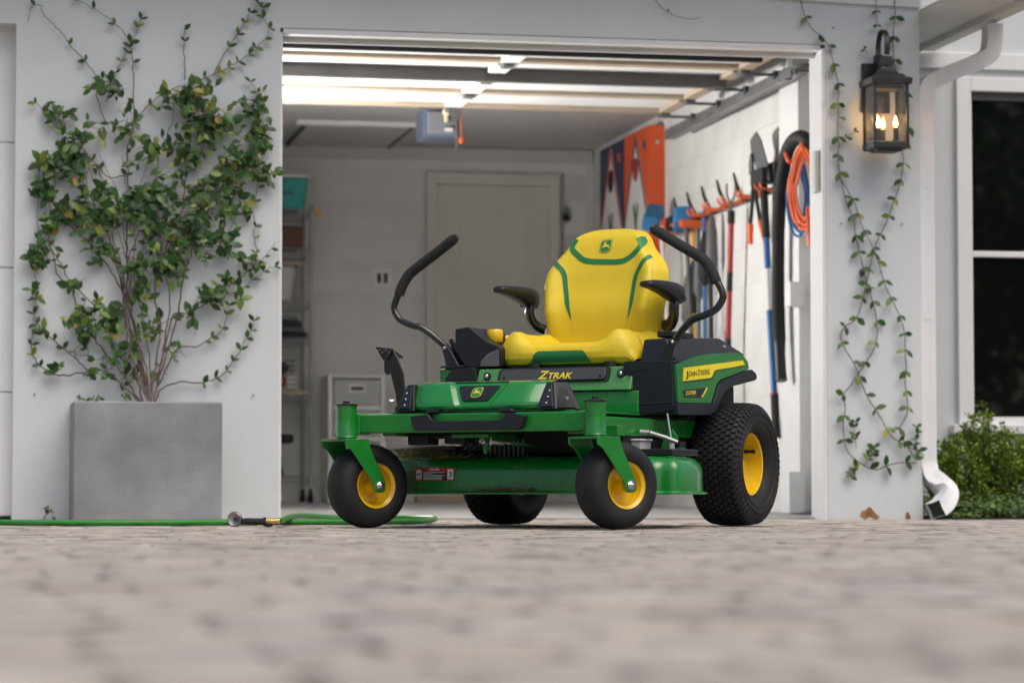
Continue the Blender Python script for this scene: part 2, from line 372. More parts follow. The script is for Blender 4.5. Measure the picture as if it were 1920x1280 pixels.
# jamb and head trim of the open bay
hp('jamb_trim', 'trim', (2.449,2.4665,-.003,.19,-.04,2.12))
hp('jamb_trim', 'trim', (-.001,.012,.01,.19,-.04,2.12))
hp('head_trim', 'trim', (.012,2.449,.006,.10,2.112,2.1365))
hp('weather_strip', 'trim', (.012,2.449,.105,.125,2.09,2.136))
hp('head_stop', 'grey', (.012,2.449,.13,.19,2.10,2.136))
# interior shell
hp('ceiling', 'ceil', (-3.9,2.80,.19,6.15,2.395,2.45), bevel=0)
for k in range(30):                                    # ceiling boards
    y0 = .9+k*.17
    hp('ceiling_board', 'ceil', (-1.2,2.75,y0+.004,y0+.166,2.378,2.396), bevel=.003)
hp('side_wall_left', 'mortar', (-4.0,-3.85,.2,6.2,-.05,2.4), bevel=0)
wr = hp('side_wall', 'mortar', (2.7535,2.915,.19,6.2,-.05,2.75), bevel=0)
wb = hp('back_wall', 'mortar', (-3.9,2.7535,6.0535,6.25,-.05,2.45), bevel=0)
def blockmesh(lx, lz, axis):
    b = MB(); h = .012
    if axis == 'x': b.box(-h, 0, -lx/2, lx/2, -lz/2, lz/2)
    else: b.box(-lx/2, lx/2, -h, 0, -lz/2, lz/2)
    me = b.mesh('block', 30); me.materials.append(T['block']); return me
mx_, my_ = blockmesh(.398,.198,'x'), blockmesh(.398,.198,'y')
for r in range(12):
    z = .02+.2*r+.1
    for k in range(15):
        y = .41+.4*k+(.2 if r % 2 else 0)
        if y < 5.95: place('block', mx_, wr, Matrix.Translation((2.762,y,z)))
    for k in range(8):
        x = -.1+.4*k+(.2 if r % 2 else 0)
        if x < 2.6 and not (1.72 < x < 2.40 and z < 2.0): place('block', my_, wb, Matrix.Translation((x,6.062,z)))
hp('cornice_trim', 'ceil', (-1.2,2.745,6.02,6.05,2.29,2.377))
hp('pilaster', 'trim', (2.66,2.7495,1.07,1.40,.02,2.19), bevel=.006)
hp('corner_post', 'trim', (2.60,2.75,.195,.32,.02,2.36))
hp('base_block', 'trim', (2.58,2.66,.98,1.10,.02,.22)); hp('base_block', 'trim', (2.59,2.66,.98,1.08,1.02,1.14))
# attic hatch
hp('attic_hatch', 'ceil', (.72,1.36,4.9,6.0,2.362,2.38)); hp('hatch_trim', 'trim', (.64,1.42,4.84,4.90,2.35,2.379)); hp('hatch_trim', 'strut', (1.36,1.38,4.9,6.0,2.355,2.379)); hp('hatch_trim', 'strut', (.70,.72,4.9,6.0,2.355,2.379))
# interior door in the back wall
dr = hp('interior_door', 'idoor', (1.69,2.445,6.005,6.045,.06,2.13), bevel=.003)
for z0, z1 in ((.25,1.0),(1.12,1.98)):
    hp('door_panel', 'idoor', (1.80,2.335,5.999,6.004,z0,z1), bevel=.002, parent=dr)
    hp('door_panel', 'idoor', (1.85,2.285,5.990,5.9985,z0+.05,z1-.05), bevel=.006, parent=dr)
for q in ((1.625,1.69,5.985,6.05,.06,2.21),(2.445,2.51,5.985,6.05,.06,2.21),(1.69,2.445,5.985,6.05,2.132,2.21)): hp('door_casing', 'idoor', q)
hp('door_sill', 'wood', (1.55,2.3,5.9,6.04,.058,.10))
# left bay door (closed)
cdoor = empty('closed_garage_door', (-2.3,.12,0), label='closed white sectional garage door beyond the pillar with the planter', cat='garage door')
for z0, z1 in ((.02,.545),(.55,1.08),(1.085,1.62),(1.625,2.15)):
    b = MB(); b.box(-1.25,1.19,0,.045,z0,z1); b.build('door_section', T['panel'], cdoor, bevel=.004)
b = MB(); b.box(-1.25,1.19,.005,.04,-.005,.018); b.build('bottom_seal', T['chassis'], cdoor)
# right wing: eave soffit, fascia, window wall
hp('side_fascia', 'trim', (3.235,3.25,-.55,1.0,2.27,2.44)); 
for k in range(13):
    y0 = -.55+k*.12; hp('soffit_board', 'trim', (2.916,3.234,y0,y0+.115,2.30,2.312), bevel=.002)
hp('soffit_fascia', 'trim', (2.916,3.25,-.572,-.552,2.28,2.44))
hp('roof_light_block', 'dgrey', (-4.3,3.24,-.55,6.4,2.751,2.80));  # unseen flat slab added above the house to block light
hp('wing_wall', 'wall', (2.916,3.50,1.0,1.15,-.05,2.75), (3.50,6.2,1.0,1.15,-.05,.44), (3.50,6.2,1.0,1.15,2.14,2.75), (4.95,6.2,1.0,1.15,.44,2.14), bevel=0)
hp('frieze_board', 'trim', (2.916,6.2,.975,.999,2.20,2.28))
wn = hp('window', 'trim', (3.44,3.515,.965,1.02,.44,2.16), (4.93,5.0,.965,1.02,.44,2.16), (3.515,4.93,.965,1.02,2.09,2.16), bevel=.004)
hp('window_sill', 'trim', (3.40,5.05,.93,1.02,.405,.45), parent=wn); hp('apron', 'trim', (3.44,5.0,.975,.999,.33,.404), parent=wn)
hp('meeting_rail', 'trim', (3.515,4.93,1.0,1.04,1.275,1.305), parent=wn); hp('sash', 'trim', (3.515,3.53,1.0,1.04,.45,2.09), (3.53,4.93,1.0,1.04,.45,.49), bevel=.002, parent=wn); hp('head_sash', 'dgrey', (3.53,4.93,1.0,1.04,2.05,2.09), parent=wn)
hp('pane', 'wglass', (3.53,4.93,1.015,1.021,.49,1.275), bevel=0, parent=wn); hp('pane', 'wglass', (3.53,4.93,1.025,1.031,1.305,2.05), bevel=0, parent=wn)
# gutter along the eave
gu = empty('rain_gutter', (3.25,0,2.28), label='white rain gutter under the eave beside the lantern pillar', cat='gutter')
b = MB(); b.prism([(.002,0),(.07,0),(.10,.03),(.11,.11),(.12,.115),(.12,.125),(.10,.125),(.092,.04),(.065,.012),(.002,.012)], -.62, .96, 'y'); b.build('trough', T['trim'], gu)
b = MB(); b.prism([(.002,0),(.07,0),(.10,.03),(.115,.12),(.002,.12)], -.628, -.6205, 'y'); b.build('end_cap', T['trim'], gu)
# downspout
T['carrot'] = mat('shaded_green_inside', (.03,.05,.025), .8)  # dark green colour standing in for shade and a leaf inside the outlet
ds = empty('downspout', (2.945,.045,0), label='white ribbed downspout running down the corner of the lantern pillar', cat='downspout')
def spout(pts, name):
    b = MB(); pts = smooth_path(pts, 7); n = 20; rs = []
    for i, p in enumerate(pts):
        t = (pts[min(i+1,len(pts)-1)]-pts[max(i-1,0)]).normalized(); yv = Vector((0,1,0)); a = (yv - t*t.dot(yv)).normalized(); c = t.cross(a)
        ring = []
        for k in range(n):
            q = k/n*4; s = int(q); f = q-s; e = .0016*math.cos(f*math.pi*8)
            x, y = [(-1+2*f,-1),(1,-1+2*f),(1-2*f,1),(-1,1-2*f)][s]
            ring.append(p + c*(x*(.036+(e if s % 2 else 0))) + a*(y*(.040+(0 if s % 2 else e))))
        rs.append(ring)
    b.rings(rs, (True, name != 'outlet_elbow')); o = b.build(name, T['trim'], ds, ang=60)
    if name == 'outlet_elbow':
        k = rs[-3]; b = MB(); b.add([Vector(q).lerp(sum((Vector(z) for z in k), Vector())/n, .06) for q in k], [tuple(range(n))]); b.build('outlet_shadow', T['carrot'], o)  # dark sheet set in the pipe end as painted shade
    return o
spout([(.335,0,2.262),(.335,0,2.20),(.32,0,2.125),(.26,0,2.085)], 'elbow')
spout([(.262,0,2.086),(.16,0,2.045),(.06,0,2.00)], 'offset_pipe'); spout([(.062,0,2.001),(.02,0,1.975),(.002,0,1.93),(0,0,1.86)], 'elbow')
spout([(0,0,1.862),(0,0,1.1),(0,0,.72)], 'pipe'); spout([(0,-.002,.722),(0,-.002,.5),(0,-.002,.25)], 'pipe')
spout([(0,-.002,.252),(.012,-.02,.20),(.045,-.06,.155),(.055,-.12,.115),(.01,-.20,.07),(-.045,-.25,.042)], 'outlet_elbow')
for z in (1.5,.9): b = MB(); b.box(-.036,.036,-.041,-.0365,z,z+.02); b.build('strap', T['trim'], ds)

# ================================================================== OPEN GARAGE DOOR
GD = empty('open_garage_door', (1.23,1.6,2.2), label='white overhead garage door raised flat under the ceiling with dark struts', cat='garage door')
def gp(name, mt, *q, bevel=.003, parent=None):
    b = MB()
    for c in q: b.box(c[0]-1.23,c[1]-1.23,c[2]-1.6,c[3]-1.6,c[4]-2.2,c[5]-2.2)
    return b.build(name, T[mt], parent or GD, bevel=bevel)
for k in range(4):
    y0 = .62+k*.535; gp('door_section', 'panel', (.03,2.44,y0,y0+.531,2.205,2.245))
    gp('wood_rail', 'wood', (.03,2.43,y0+.45,y0+.528,2.185,2.2045))
    gp('stile', 'panel', (1.18,1.27,y0+.02,y0+.449,2.178,2.2045)); gp('stile', 'panel', (.03,.1,y0+.02,y0+.449,2.178,2.2045)); gp('stile', 'wood', (2.36,2.43,y0+.02,y0+.449,2.178,2.2045))
    for x in (1.2,2.38): gp('hinge', 'dgrey', (x,x+.05,y0+.47,y0+.57,2.165,2.1845))
    b = MB(); b.cyl((2.40-1.23,y0+.5-1.6,-.035),(2.55-1.23,y0+.5-1.6,-.035),.008); b.cyl((2.55-1.23,y0+.5-1.6,-.035),(2.585-1.23,y0+.5-1.6,-.035),.022); b.build('roller', T['dgrey'], GD)
gp('strut', 'strut', (.03,2.40,1.43,1.48,2.14,2.2045)); gp('bottom_strut', 'chassis', (.03,2.36,.64,.68,2.152,2.2045)); gp('bottom_seal', 'chassis', (.03,2.44,.60,.619,2.19,2.25))
trk = empty('door_track', (2.6,1.8,2.15), label='grey steel overhead track along the right garage wall with a dark curved end', cat='door track')
b = MB(); b.prism([(-.03,-.025),(.03,-.025),(.03,-.022),(-.027,-.022),(-.027,.025),(.03,.025),(.03,.028),(-.03,.028)], -.98, 1.6, 'y'); b.build('horizontal_track', T['dsteel'], trk)
b = MB(); b.box(-.075,-.035,-.95,.68,-.05,-.045); b.box(-.04,-.035,-.95,.68,-.05,0); b.build('track_angle', T['dsteel'], trk)
cur = [(0,-.98,0),(0,-1.12,-.01),(0,-1.26,-.06),(0,-1.38,-.16),(0,-1.45,-.30),(0,-1.48,-.5),(0,-1.49,-1.0),(0,-1.49,-2.1)]
b = MB(); b.ribbon(smooth_path(cur,5), .055, .03, (1,0,0)); b.build('curved_track', T['chassis'], trk)
b = MB(); b.box(-.07,.10,-1.08,-1.0,.0,.05); b.build('flag_bracket', T['dsteel'], trk)
OP = empty('garage_door_opener', (1.28,3.4,2.1), label='blue-grey garage door opener motor hanging from the ceiling behind the raised door', cat='door opener')
b = MB(); b.box(-.10,.105,0,.26,.006,.17); b.build('motor_housing', T['opener'], OP, bevel=.012)
b = MB(); b.box(-.08,.085,-.02,-.001,.02,.15); b.build('lamp_lens', T['lens'], OP, bevel=.008)
b = MB(); b.sphere((.025,-.045,.145),.024); b.cyl((.025,-.04,.09),(.025,-.04,.125),.012); b.build('bulb', T['warm'], OP)
b = MB(); b.box(.02,.06,-.045,-.021,.04,.055); b.build('lens_label', T['white'], OP)
b = MB(); b.box(-.045,.0,-2.9,.05,.185,.222); b.build('rail', T['panel'], OP, bevel=.003)
b = MB(); b.box(-.05,.03,-.36,-.10,.176,.1845); b.build('warning_tag', T['tag_y'], OP)
b = MB(); b.cyl((.10,-.06,.18),(.105,-.07,.0),.003,n=6); b.lathe([(.004,0),(.014,.008),(.014,.03),(.004,.04)],(.105,-.07,-.035),(0,0,1),12,(True,True)); b.build('release_cord', T['orange'], OP)
b = MB(); b.tube([(.06,-.05,.19),(.075,-.06,.1),(.08,-.06,-.07)],.004,6); b.box(.05,.09,-.09,-.03,.1,.18); b.build('trolley_arm', T['dsteel'], OP)
for x in (-.09,.09): b = MB(); b.box(x-.01,x+.01,.1,.104,.171,.279); b.build('hanger_strap', T['dsteel'], OP)

# ================================================================== MOWER
MW = empty('riding_mower', MO, MROT, label='green and yellow zero-turn riding mower with steering levers parked on the pavers', cat='lawn mower')
def mp(b, name, mt, parent=None, **k): return b.build(name, T[mt], parent or MW, **k)
def bx(name, mt, *q, bevel=.004, parent=None):
    b = MB()
    for c in q: b.box(*c)
    return mp(b, name, mt, parent, bevel=bevel)
# ---- cutting deck
out = round_poly([(-.56,.44,.10),(-.47,.272,.07),(.500,.272,.025),(.515,.335,.03),(.590,.345,.09),(.585,.56,.12),(.50,.72,.14),(.38,.84,.1),(-.48,.86,.15),(-.57,.70,.12)], 6)
b = MB(); rs = []
for z, o_ in ((.112,.016),(.117,.0165),(.1205,.013),(.123,.001),(.188,0),(.204,-.004),(.218,-.014),(.229,-.030),(.236,-.054),(.238,-.085)):
    rs.append([(x,y,z) for x, y in offset_poly(out, o_)])
b.rings(rs); deck = mp(b, 'mower_deck', 'green', ang=40)  # bottom closed only to block light, a real deck is open below
# danger decal on the deck front
dc = bx('danger_decal', 'text_r', (-.352,-.201,.2705,.2715,.157,.201), bevel=0, parent=deck)
for q in ((-.349,-.329,.2698,.2704,.162,.194),(-.228,-.206,.2698,.2704,.162,.196)): bx('decal_pictogram', 'text_w', q, bevel=0, parent=dc)
bx('decal_text_field', 'text_k', (-.324,-.232,.2698,.2704,.159,.189), bevel=0, parent=dc)
FRONT = lambda x, y, z: frame((x, y, z), (1,0,0), (0,0,1))
text('DANGER', .0095, FRONT(-.279,.2696,.1925), T['text_w'], dc, 'danger_lettering', bold=.02, align='CENTER')
b = MB()
for k, (a, e) in enumerate(((0,.95),(0,.40),(0,.97),(0,.82),(0,.86),(0,.80))):
    z = .1865-k*.0043-(.0012 if k > 1 else 0); x = -.321
    while x < -.321+.086*e:
        l = rng.uniform(.003,.010); b.box(x, min(x+l,-.321+.087*e), .2692, .2697, z-.0022, z); x += l+.0012
mp(b, 'decal_small_print', 'text_w', dc)
b = MB(); b.prism([(-.217,.189),(-.214,.189),(-.213,.184),(-.209,.182),(-.2095,.180),(-.213,.181),(-.2135,.176),(-.2085,.172),(-.2095,.170),(-.2155,.174),(-.220,.167),(-.2225,.168),(-.217,.177),(-.2165,.183),(-.221,.186),(-.220,.187)], .2692, .2697, 'y'); b.prism([(-.348,.178),(-.345,.184),(-.338,.180),(-.333,.187),(-.331,.180),(-.338,.174)], .2692,.2697,'y'); b.prism([(-.346,.168),(-.336,.166),(-.331,.174),(-.331,.168),(-.337,.162)], .2692,.2697,'y'); mp(b, 'decal_figures', 'text_k', dc)
# belt covers, spindles, drive motors, belly
bx('belt_cover', 'chassis', (-.50,-.24,.40,.62,.245,.262), (-.50,-.24,.395,.40,.238,.275)); bx('belt_cover', 'gloss', (.24,.52,.45,.66,.239,.262))
b = MB(); b.tube([(-.56,.38,.262),(-.40,.36,.27),(-.25,.36,.268)],.008); mp(b,'discharge_chute_rod','dgrey')
mo = bx('drive_motor', 'alum', (-.21,-.03,.52,.66,.238,.305), bevel=.01)
for k in range(11): x = -.21+k*.018; bx('fin', 'alum', (x,x+.006,.50,.519,.238,.298), bevel=.001, parent=mo)
bx('belly_pan', 'chassis', (-.02,.36,.42,1.02,.245,.325), (-.30,.36,.62,1.02,.26,.38), bevel=.01)
bx('under_bracket', 'chassis', (-.31,-.23,.14,.22,.275,.311), (-.17,-.09,.14,.22,.278,.311), (-.30,-.10,.16,.20,.296,.311), bevel=.012)
bx('rear_transaxle', 'chassis', (-.34,.34,1.03,1.24,.13,.36), bevel=.02)
b = MB(); b.cyl((-.36,1.112,.217),(.36,1.112,.217),.05); mp(b, 'rear_axle', 'chassis')
bx('front_skid_bracket', 'green', (-.12,.02,.10,.30,.297,.311), bevel=.004)
b = MB(); b.prism([(-.062,.311),(-.030,.311),(-.040,.245),(-.052,.245)], .20, .206, 'y'); mp(b, 'deck_hanger', 'green')
b = MB(); b.cyl((-.045,.18,.286),(-.045,.21,.286),.010,n=6); b.cyl((-.045,.165,.286),(-.045,.18,.286),.006); b.cyl((-.03,.21,.286),(.0,.24,.284),.013); b.tube([(0,.24,.284),(.06,.34,.272),(.12,.45,.25)],.007); mp(b, 'deck_lift_bolt', 'chrome')
# ---- frame
bx('front_crossbar', 'green', (-.455,.455,.018,.078,.313,.376), bevel=.006)
for s in (-1,1): bx('side_rail', 'green', (s*.345-.026,s*.345+.026,.0785,1.24,.305,.366), bevel=.005)
bx('rail_gusset', 'green', (.371,.44,.20,.26,.30,.336), bevel=.003)
for s in (-1,1):
    b = MB(); b.lathe([(.0335,0),(.036,.004),(.0335,.010),(.0335,.098),(.035,.104),(.035,.108)], (s*.46,0,.296), (0,0,1), 28, (True,True)); h = mp(b, 'caster_housing', 'green')
    b = MB(); b.lathe([(.0375,0),(.0385,.002),(.038,.0055),(.034,.0075)], (s*.46,0,.4045), (0,0,1), 28, (True,True)); b.cyl((s*.46,0,.412),(s*.46,0,.420),.012,n=6); mp(b, 'housing_cap', 'gloss', h)
    bx('weld', 'green', (s*.43-.012,s*.43+.012,.012,.085,.309,.38), bevel=.005, parent=h)
# ---- casters (trailing, turned)
CA = R(-26)
def caster(s):
    Mc = Matrix.Translation((s*.46,0,0)) @ Matrix.Rotation(CA,4,'Z')      # local x = axle (towards viewer-right), y = trail
    def cb(b, name, mt, parent, **k):
        b.v = [tuple(Mc @ Vector(p)) for p in b.v]; return b.build(name, T[mt], parent, **k)
    b = MB(); hw = .077; th = .007
    b.prism(round_poly([(-hw,-.052,.012),(hw,-.052,.012),(hw,.040,.012),(-hw,.040,.012)],3), .286, .294, 'z')
    for v in (-hw, hw-th):
        b.prism(round_poly([(-.052,.2935,.0),(.040,.2935,.0),(.045,.262,.02),(.108,.150,.02),(.106,.118,.024),(.062,.116,.024),(.060,.145,.02),(-.030,.258,.03),(-.052,.268,.01)],3), v, v+th, 'x')
    fk = cb(b, 'caster_fork', 'green', MW, bevel=.003)
    b = MB(); b.cyl((0,0,.2945),(0,0,.296),.03); cb(b, 'thrust_washer', 'gloss', fk)
    C0 = Vector((0,.083,.14)); ax = Vector((1,0,0))
    b = MB(); prof = [(.069,-.040),(.074,-.052),(.088,-.060),(.106,-.061),(.122,-.055),(.133,-.041),(.1385,-.021),(.14,0),(.1385,.021),(.133,.041),(.122,.055),(.106,.061),(.088,.060),(.074,.052),(.069,.040)]
    b.lathe(prof, C0, ax, 56); wh = cb(b, 'caster_tyre', 'tyre', MW, ang=60)
    b = MB(); b.lathe([(.075,.056),(.0755,.053),(.071,.050),(.065,.046),(.061,.018),(.054,.010),(.030,.008),(.026,.012),(.024,.038),(.022,.056),(.012,.058)], C0, ax, 40); b.lathe([(.075,-.056),(.0755,-.053),(.071,-.050),(.065,-.046),(.061,-.018),(.054,-.010),(.030,-.008),(.026,-.012),(.024,-.038),(.022,-.056),(.012,-.058)], C0, ax, 40)
    cb(b, 'caster_rim', 'rim', wh, ang=35)
    b = MB(); b.cyl(C0-ax*.078,C0+ax*.078,.008); b.cyl(C0+ax*.0772,C0+ax*.081,.016,n=20); b.cyl(C0+ax*.081,C0+ax*.088,.0125,n=6); b.cyl(C0+ax*.088,C0+ax*.095,.007); b.cyl(C0-ax*.087,C0-ax*.0772,.0125,n=6); cb(b, 'axle_bolt', 'chrome', wh)
for s in (-1,1): caster(s)
# ---- hood panel
def hood(u, v):
    x = -.250+.500*u
    prof = [(.060,.384),(.044,.386),(.034,.390),(.030,.399),(.032,.408),(.039,.420),(.047,.432),(.055,.444),(.063,.456),(.072,.468),(.085,.477),(.12,.482),(.20,.485)]
    q = v*(len(prof)-1); i = min(int(q), len(prof)-2); f = q-i
    y = prof[i][0]*(1-f)+prof[i+1][0]*f; z = prof[i][1]*(1-f)+prof[i+1][1]*f
    hw = .070+.042*max(0,min(1,(z-.40)/.075)); dd = (hw-abs(x))/.012
    if z > .397: y += .014*max(0,min(1,dd))*max(0,min(1,(z-.397)/.006))*(1 if z < .478 else .0)
    sl = .030*max(0,(abs(x)-.16)/.09)**2; x *= 1-.07*max(0,(.474-z)/.09)
    return Vector((x, y+sl, z))
b = MB(); b.grid(hood, 84, 48); hd = mp(b, 'hood_panel', 'greenp', ang=28, recalc=False)
b = MB(); b.prism(round_poly([(-.078,.466,.008),(.078,.466,.008),(.048,.416,.008),(-.048,.416,.008)],3), .0455, .062, 'y'); 
b.v = [(x, y+(z-.416)*.667-.001, z) for x, y, z in b.v]; pl = mp(b, 'badge_plate', 'black', hd, bevel=.002)
Me = frame((0,.0625,.441),(1,0,0),(0,.555,.83))
b = MB(); sh = [(x*.026,y*.026) for x, y in round_poly([(-.95,.9,.5),(.95,.9,.5),(1,-.8,.5),(0,-1.08,.6),(-1,-.8,.5)],4)]; b.prism(sh, -.004, .002, 'z'); b.v = [tuple(Me @ Vector(p)) for p in b.v]; mp(b, 'badge_surround', 'gloss', pl)
emblem(frame((0,.0600,.4425),(1,0,0),(0,.555,.83)), .022, pl)
for s in (-1,1):
    mir = lambda q: [(s*x,y,z) for x, y, z in q]
    b = MB(); b.hexa(mir([(.225,.040,.384),(.296,.046,.384),(.350,.128,.384),(.240,.22,.384)]), mir([(.246,.076,.474),(.272,.082,.474),(.300,.125,.474),(.250,.22,.476)])); hl = mp(b, 'headlight', 'black', bevel=.004)
    b = MB(); b.hexa(mir([(.240,.0385,.394),(.286,.0425,.394),(.284,.048,.394),(.242,.046,.394)]), mir([(.252,.0700,.464),(.266,.0735,.464),(.266,.080,.464),(.252,.077,.464)])); mp(b, 'lamp_window', 'gloss', hl, bevel=.001)
    for k in range(3): b = MB(); b.sphere((s*(.263+.001*k),.0425+.0094*k,.405+.020*k),.003,8); mp(b, 'led', 'text_w', hl)
    b = MB(); b.hexa(mir([(.303,.050,.390),(.340,.105,.390),(.338,.110,.390),(.301,.055,.390)]), mir([(.288,.090,.455),(.300,.108,.455),(.298,.113,.455),(.286,.095,.455)])); mp(b, 'housing_pocket', 'chassis', hl, bevel=.001)
    b = MB(); b.cyl((s*.318,.066,.42),(s*.330,.060,.42),.006,n=8); mp(b, 'housing_screw', 'steel', hl)
# ---- bumper step
b = MB(); o1 = round_poly([(-.214,.366,.010),(-.145,.374,.006),(-.128,.350,.02),(.128,.350,.02),(.145,.374,.006),(.214,.366,.010),(.196,.319,.015),(-.196,.319,.015)],4)
b.prism(o1, -.012, .0178, 'y'); mp(b, 'bumper_step', 'black', bevel=.007, seg=3)
b = MB(); b.prism([(-.165,.376),(-.120,.376),(-.11,.388),(-.155,.388)], .0, .04, 'y'); b.prism([(.165,.376),(.120,.376),(.11,.388),(.155,.388)], .0, .04, 'y'); mp(b, 'bumper_hook', 'black', bevel=.003)
# ---- floor and lift pedal
bx('foot_platform', 'green', (-.335,.335,.0785,.595,.3765,.3835), bevel=.002)
def ped(q): return [(ML(px,py,'y',.13).x, ML(px,py,'y',.13).z) for px, py in q]
b = MB(); b.prism(ped([(724,672),(738,655),(748,676),(757,702),(762,770),(745,770),(741,735),(733,704)]), .128, .136, 'y')
b.prism(ped([(707,652),(738,655),(733,668),(727,676),(721,676),(716,668)]), .120, .128, 'y'); b.prism(ped([(718,672),(729,672),(729,702),(722,703),(718,696)]), .136, .143, 'y')
q1 = ped([(707,652),(738,655)]); b.hexa([(q1[0][0],.120,q1[0][1]-.004),(q1[1][0],.128,q1[1][1]-.004),(q1[1][0]+.006,.185,q1[1][1]-.03),(q1[0][0]+.006,.185,q1[0][1]-.03)],[(q1[0][0],.118,q1[0][1]+.004),(q1[1][0],.126,q1[1][1]+.004),(q1[1][0]+.006,.185,q1[1][1]-.022),(q1[0][0]+.006,.185,q1[0][1]-.022)])
b.hexa([(-.352,.128,.385),(-.330,.128,.385),(-.330,.185,.385),(-.352,.185,.385)],[(-.352,.128,.405),(-.330,.128,.405),(-.330,.185,.405),(-.352,.185,.405)])
pd = mp(b, 'lift_pedal', 'gloss', bevel=.003)
for k in range(4): b = MB(); b.sphere((ped([(714+6*k,657+4*(k%2))])[0][0],.1195,ped([(714+6*k,657+4*(k%2))])[0][1]),.0035,8); mp(b, 'pedal_stud', 'dgrey', pd)
# ---- seat base
b = MB(); b.hexa([(-.325,.595,.384),(.325,.595,.384),(.325,1.0,.384),(-.325,1.0,.384)], [(-.325,.600,.462),(.325,.600,.462),(.325,1.0,.462),(-.325,1.0,.462)]); sb = mp(b, 'seat_box', 'green', bevel=.005)
b = MB(); b.hexa([(-.30,.586,.4635),(.30,.586,.4635),(.30,1.0,.4635),(-.30,1.0,.4635)], [(-.30,.622,.546),(.30,.622,.546),(.30,1.0,.546),(-.30,1.0,.546)]); mp(b, 'seat_pan', 'greendust', sb, bevel=.005)
tilt = lambda x, z, e: (x, .586+(z-.4635)*.436-e, z)
b = MB(); q = round_poly([(-.215,.497,.006),(-.215,.545,.012),(.215,.545,.012),(.215,.497,.006)],3); rr = [[tilt(x,z,e) for x, z in q] for e in (-.004,.006)]; b.rings(rr); mp(b, 'plate_gap_shade', 'chassis')  # black backing painted as the dark gap around the name plate
b = MB(); q = round_poly([(-.204,.500,.015),(-.204,.540,.012),(.200,.542,.012),(.204,.502,.015)],4); rr = [[tilt(x,z,e) for x, z in q] for e in (.0065,.014)]; b.rings(rr); zp = mp(b, 'name_plate', 'grey', bevel=.002); zp.data.materials[0] = mat('plate_grey', (.045,.046,.05), .5, bump=.1, bs=600)
text('Z', .043, frame(tilt(-.052,.507,.0146),(1,0,0),(0,.4,.916)), T['text_y'], zp, 'plate_lettering', shear=.18, bold=.016, sx=1.15)
text('TRAK', .0325, frame(tilt(-.018,.507,.0146),(1,0,0),(0,.4,.916)), T['text_y'], zp, 'plate_lettering', shear=.18, bold=.016, sx=1.12)
for s in (-1,1):
    b = MB(); b.cyl(tilt(s*.185,.512,.0142),tilt(s*.185,.512,.016),.005,n=12); mp(b, 'plate_screw', 'chassis', zp)
    b = MB(); p = Vector(tilt(s*.258,.520,.002)); b.cyl(p,p+Vector((0,-.006,0)),.0145,n=20); mp(b, 'pan_washer', 'gloss', sb); b = MB(); b.sphere(p+Vector((0,-.007,.001)),.0085,12); mp(b, 'pan_bolt', 'chrome', sb)
b = MB(); b.cyl((-.10,.66,.55),(-.10,.66,.565),.02); b.cyl((.19,.66,.55),(.19,.66,.565),.02); b.box(-.20,.20,.68,1.0,.5465,.572); mp(b, 'seat_suspension', 'chassis')
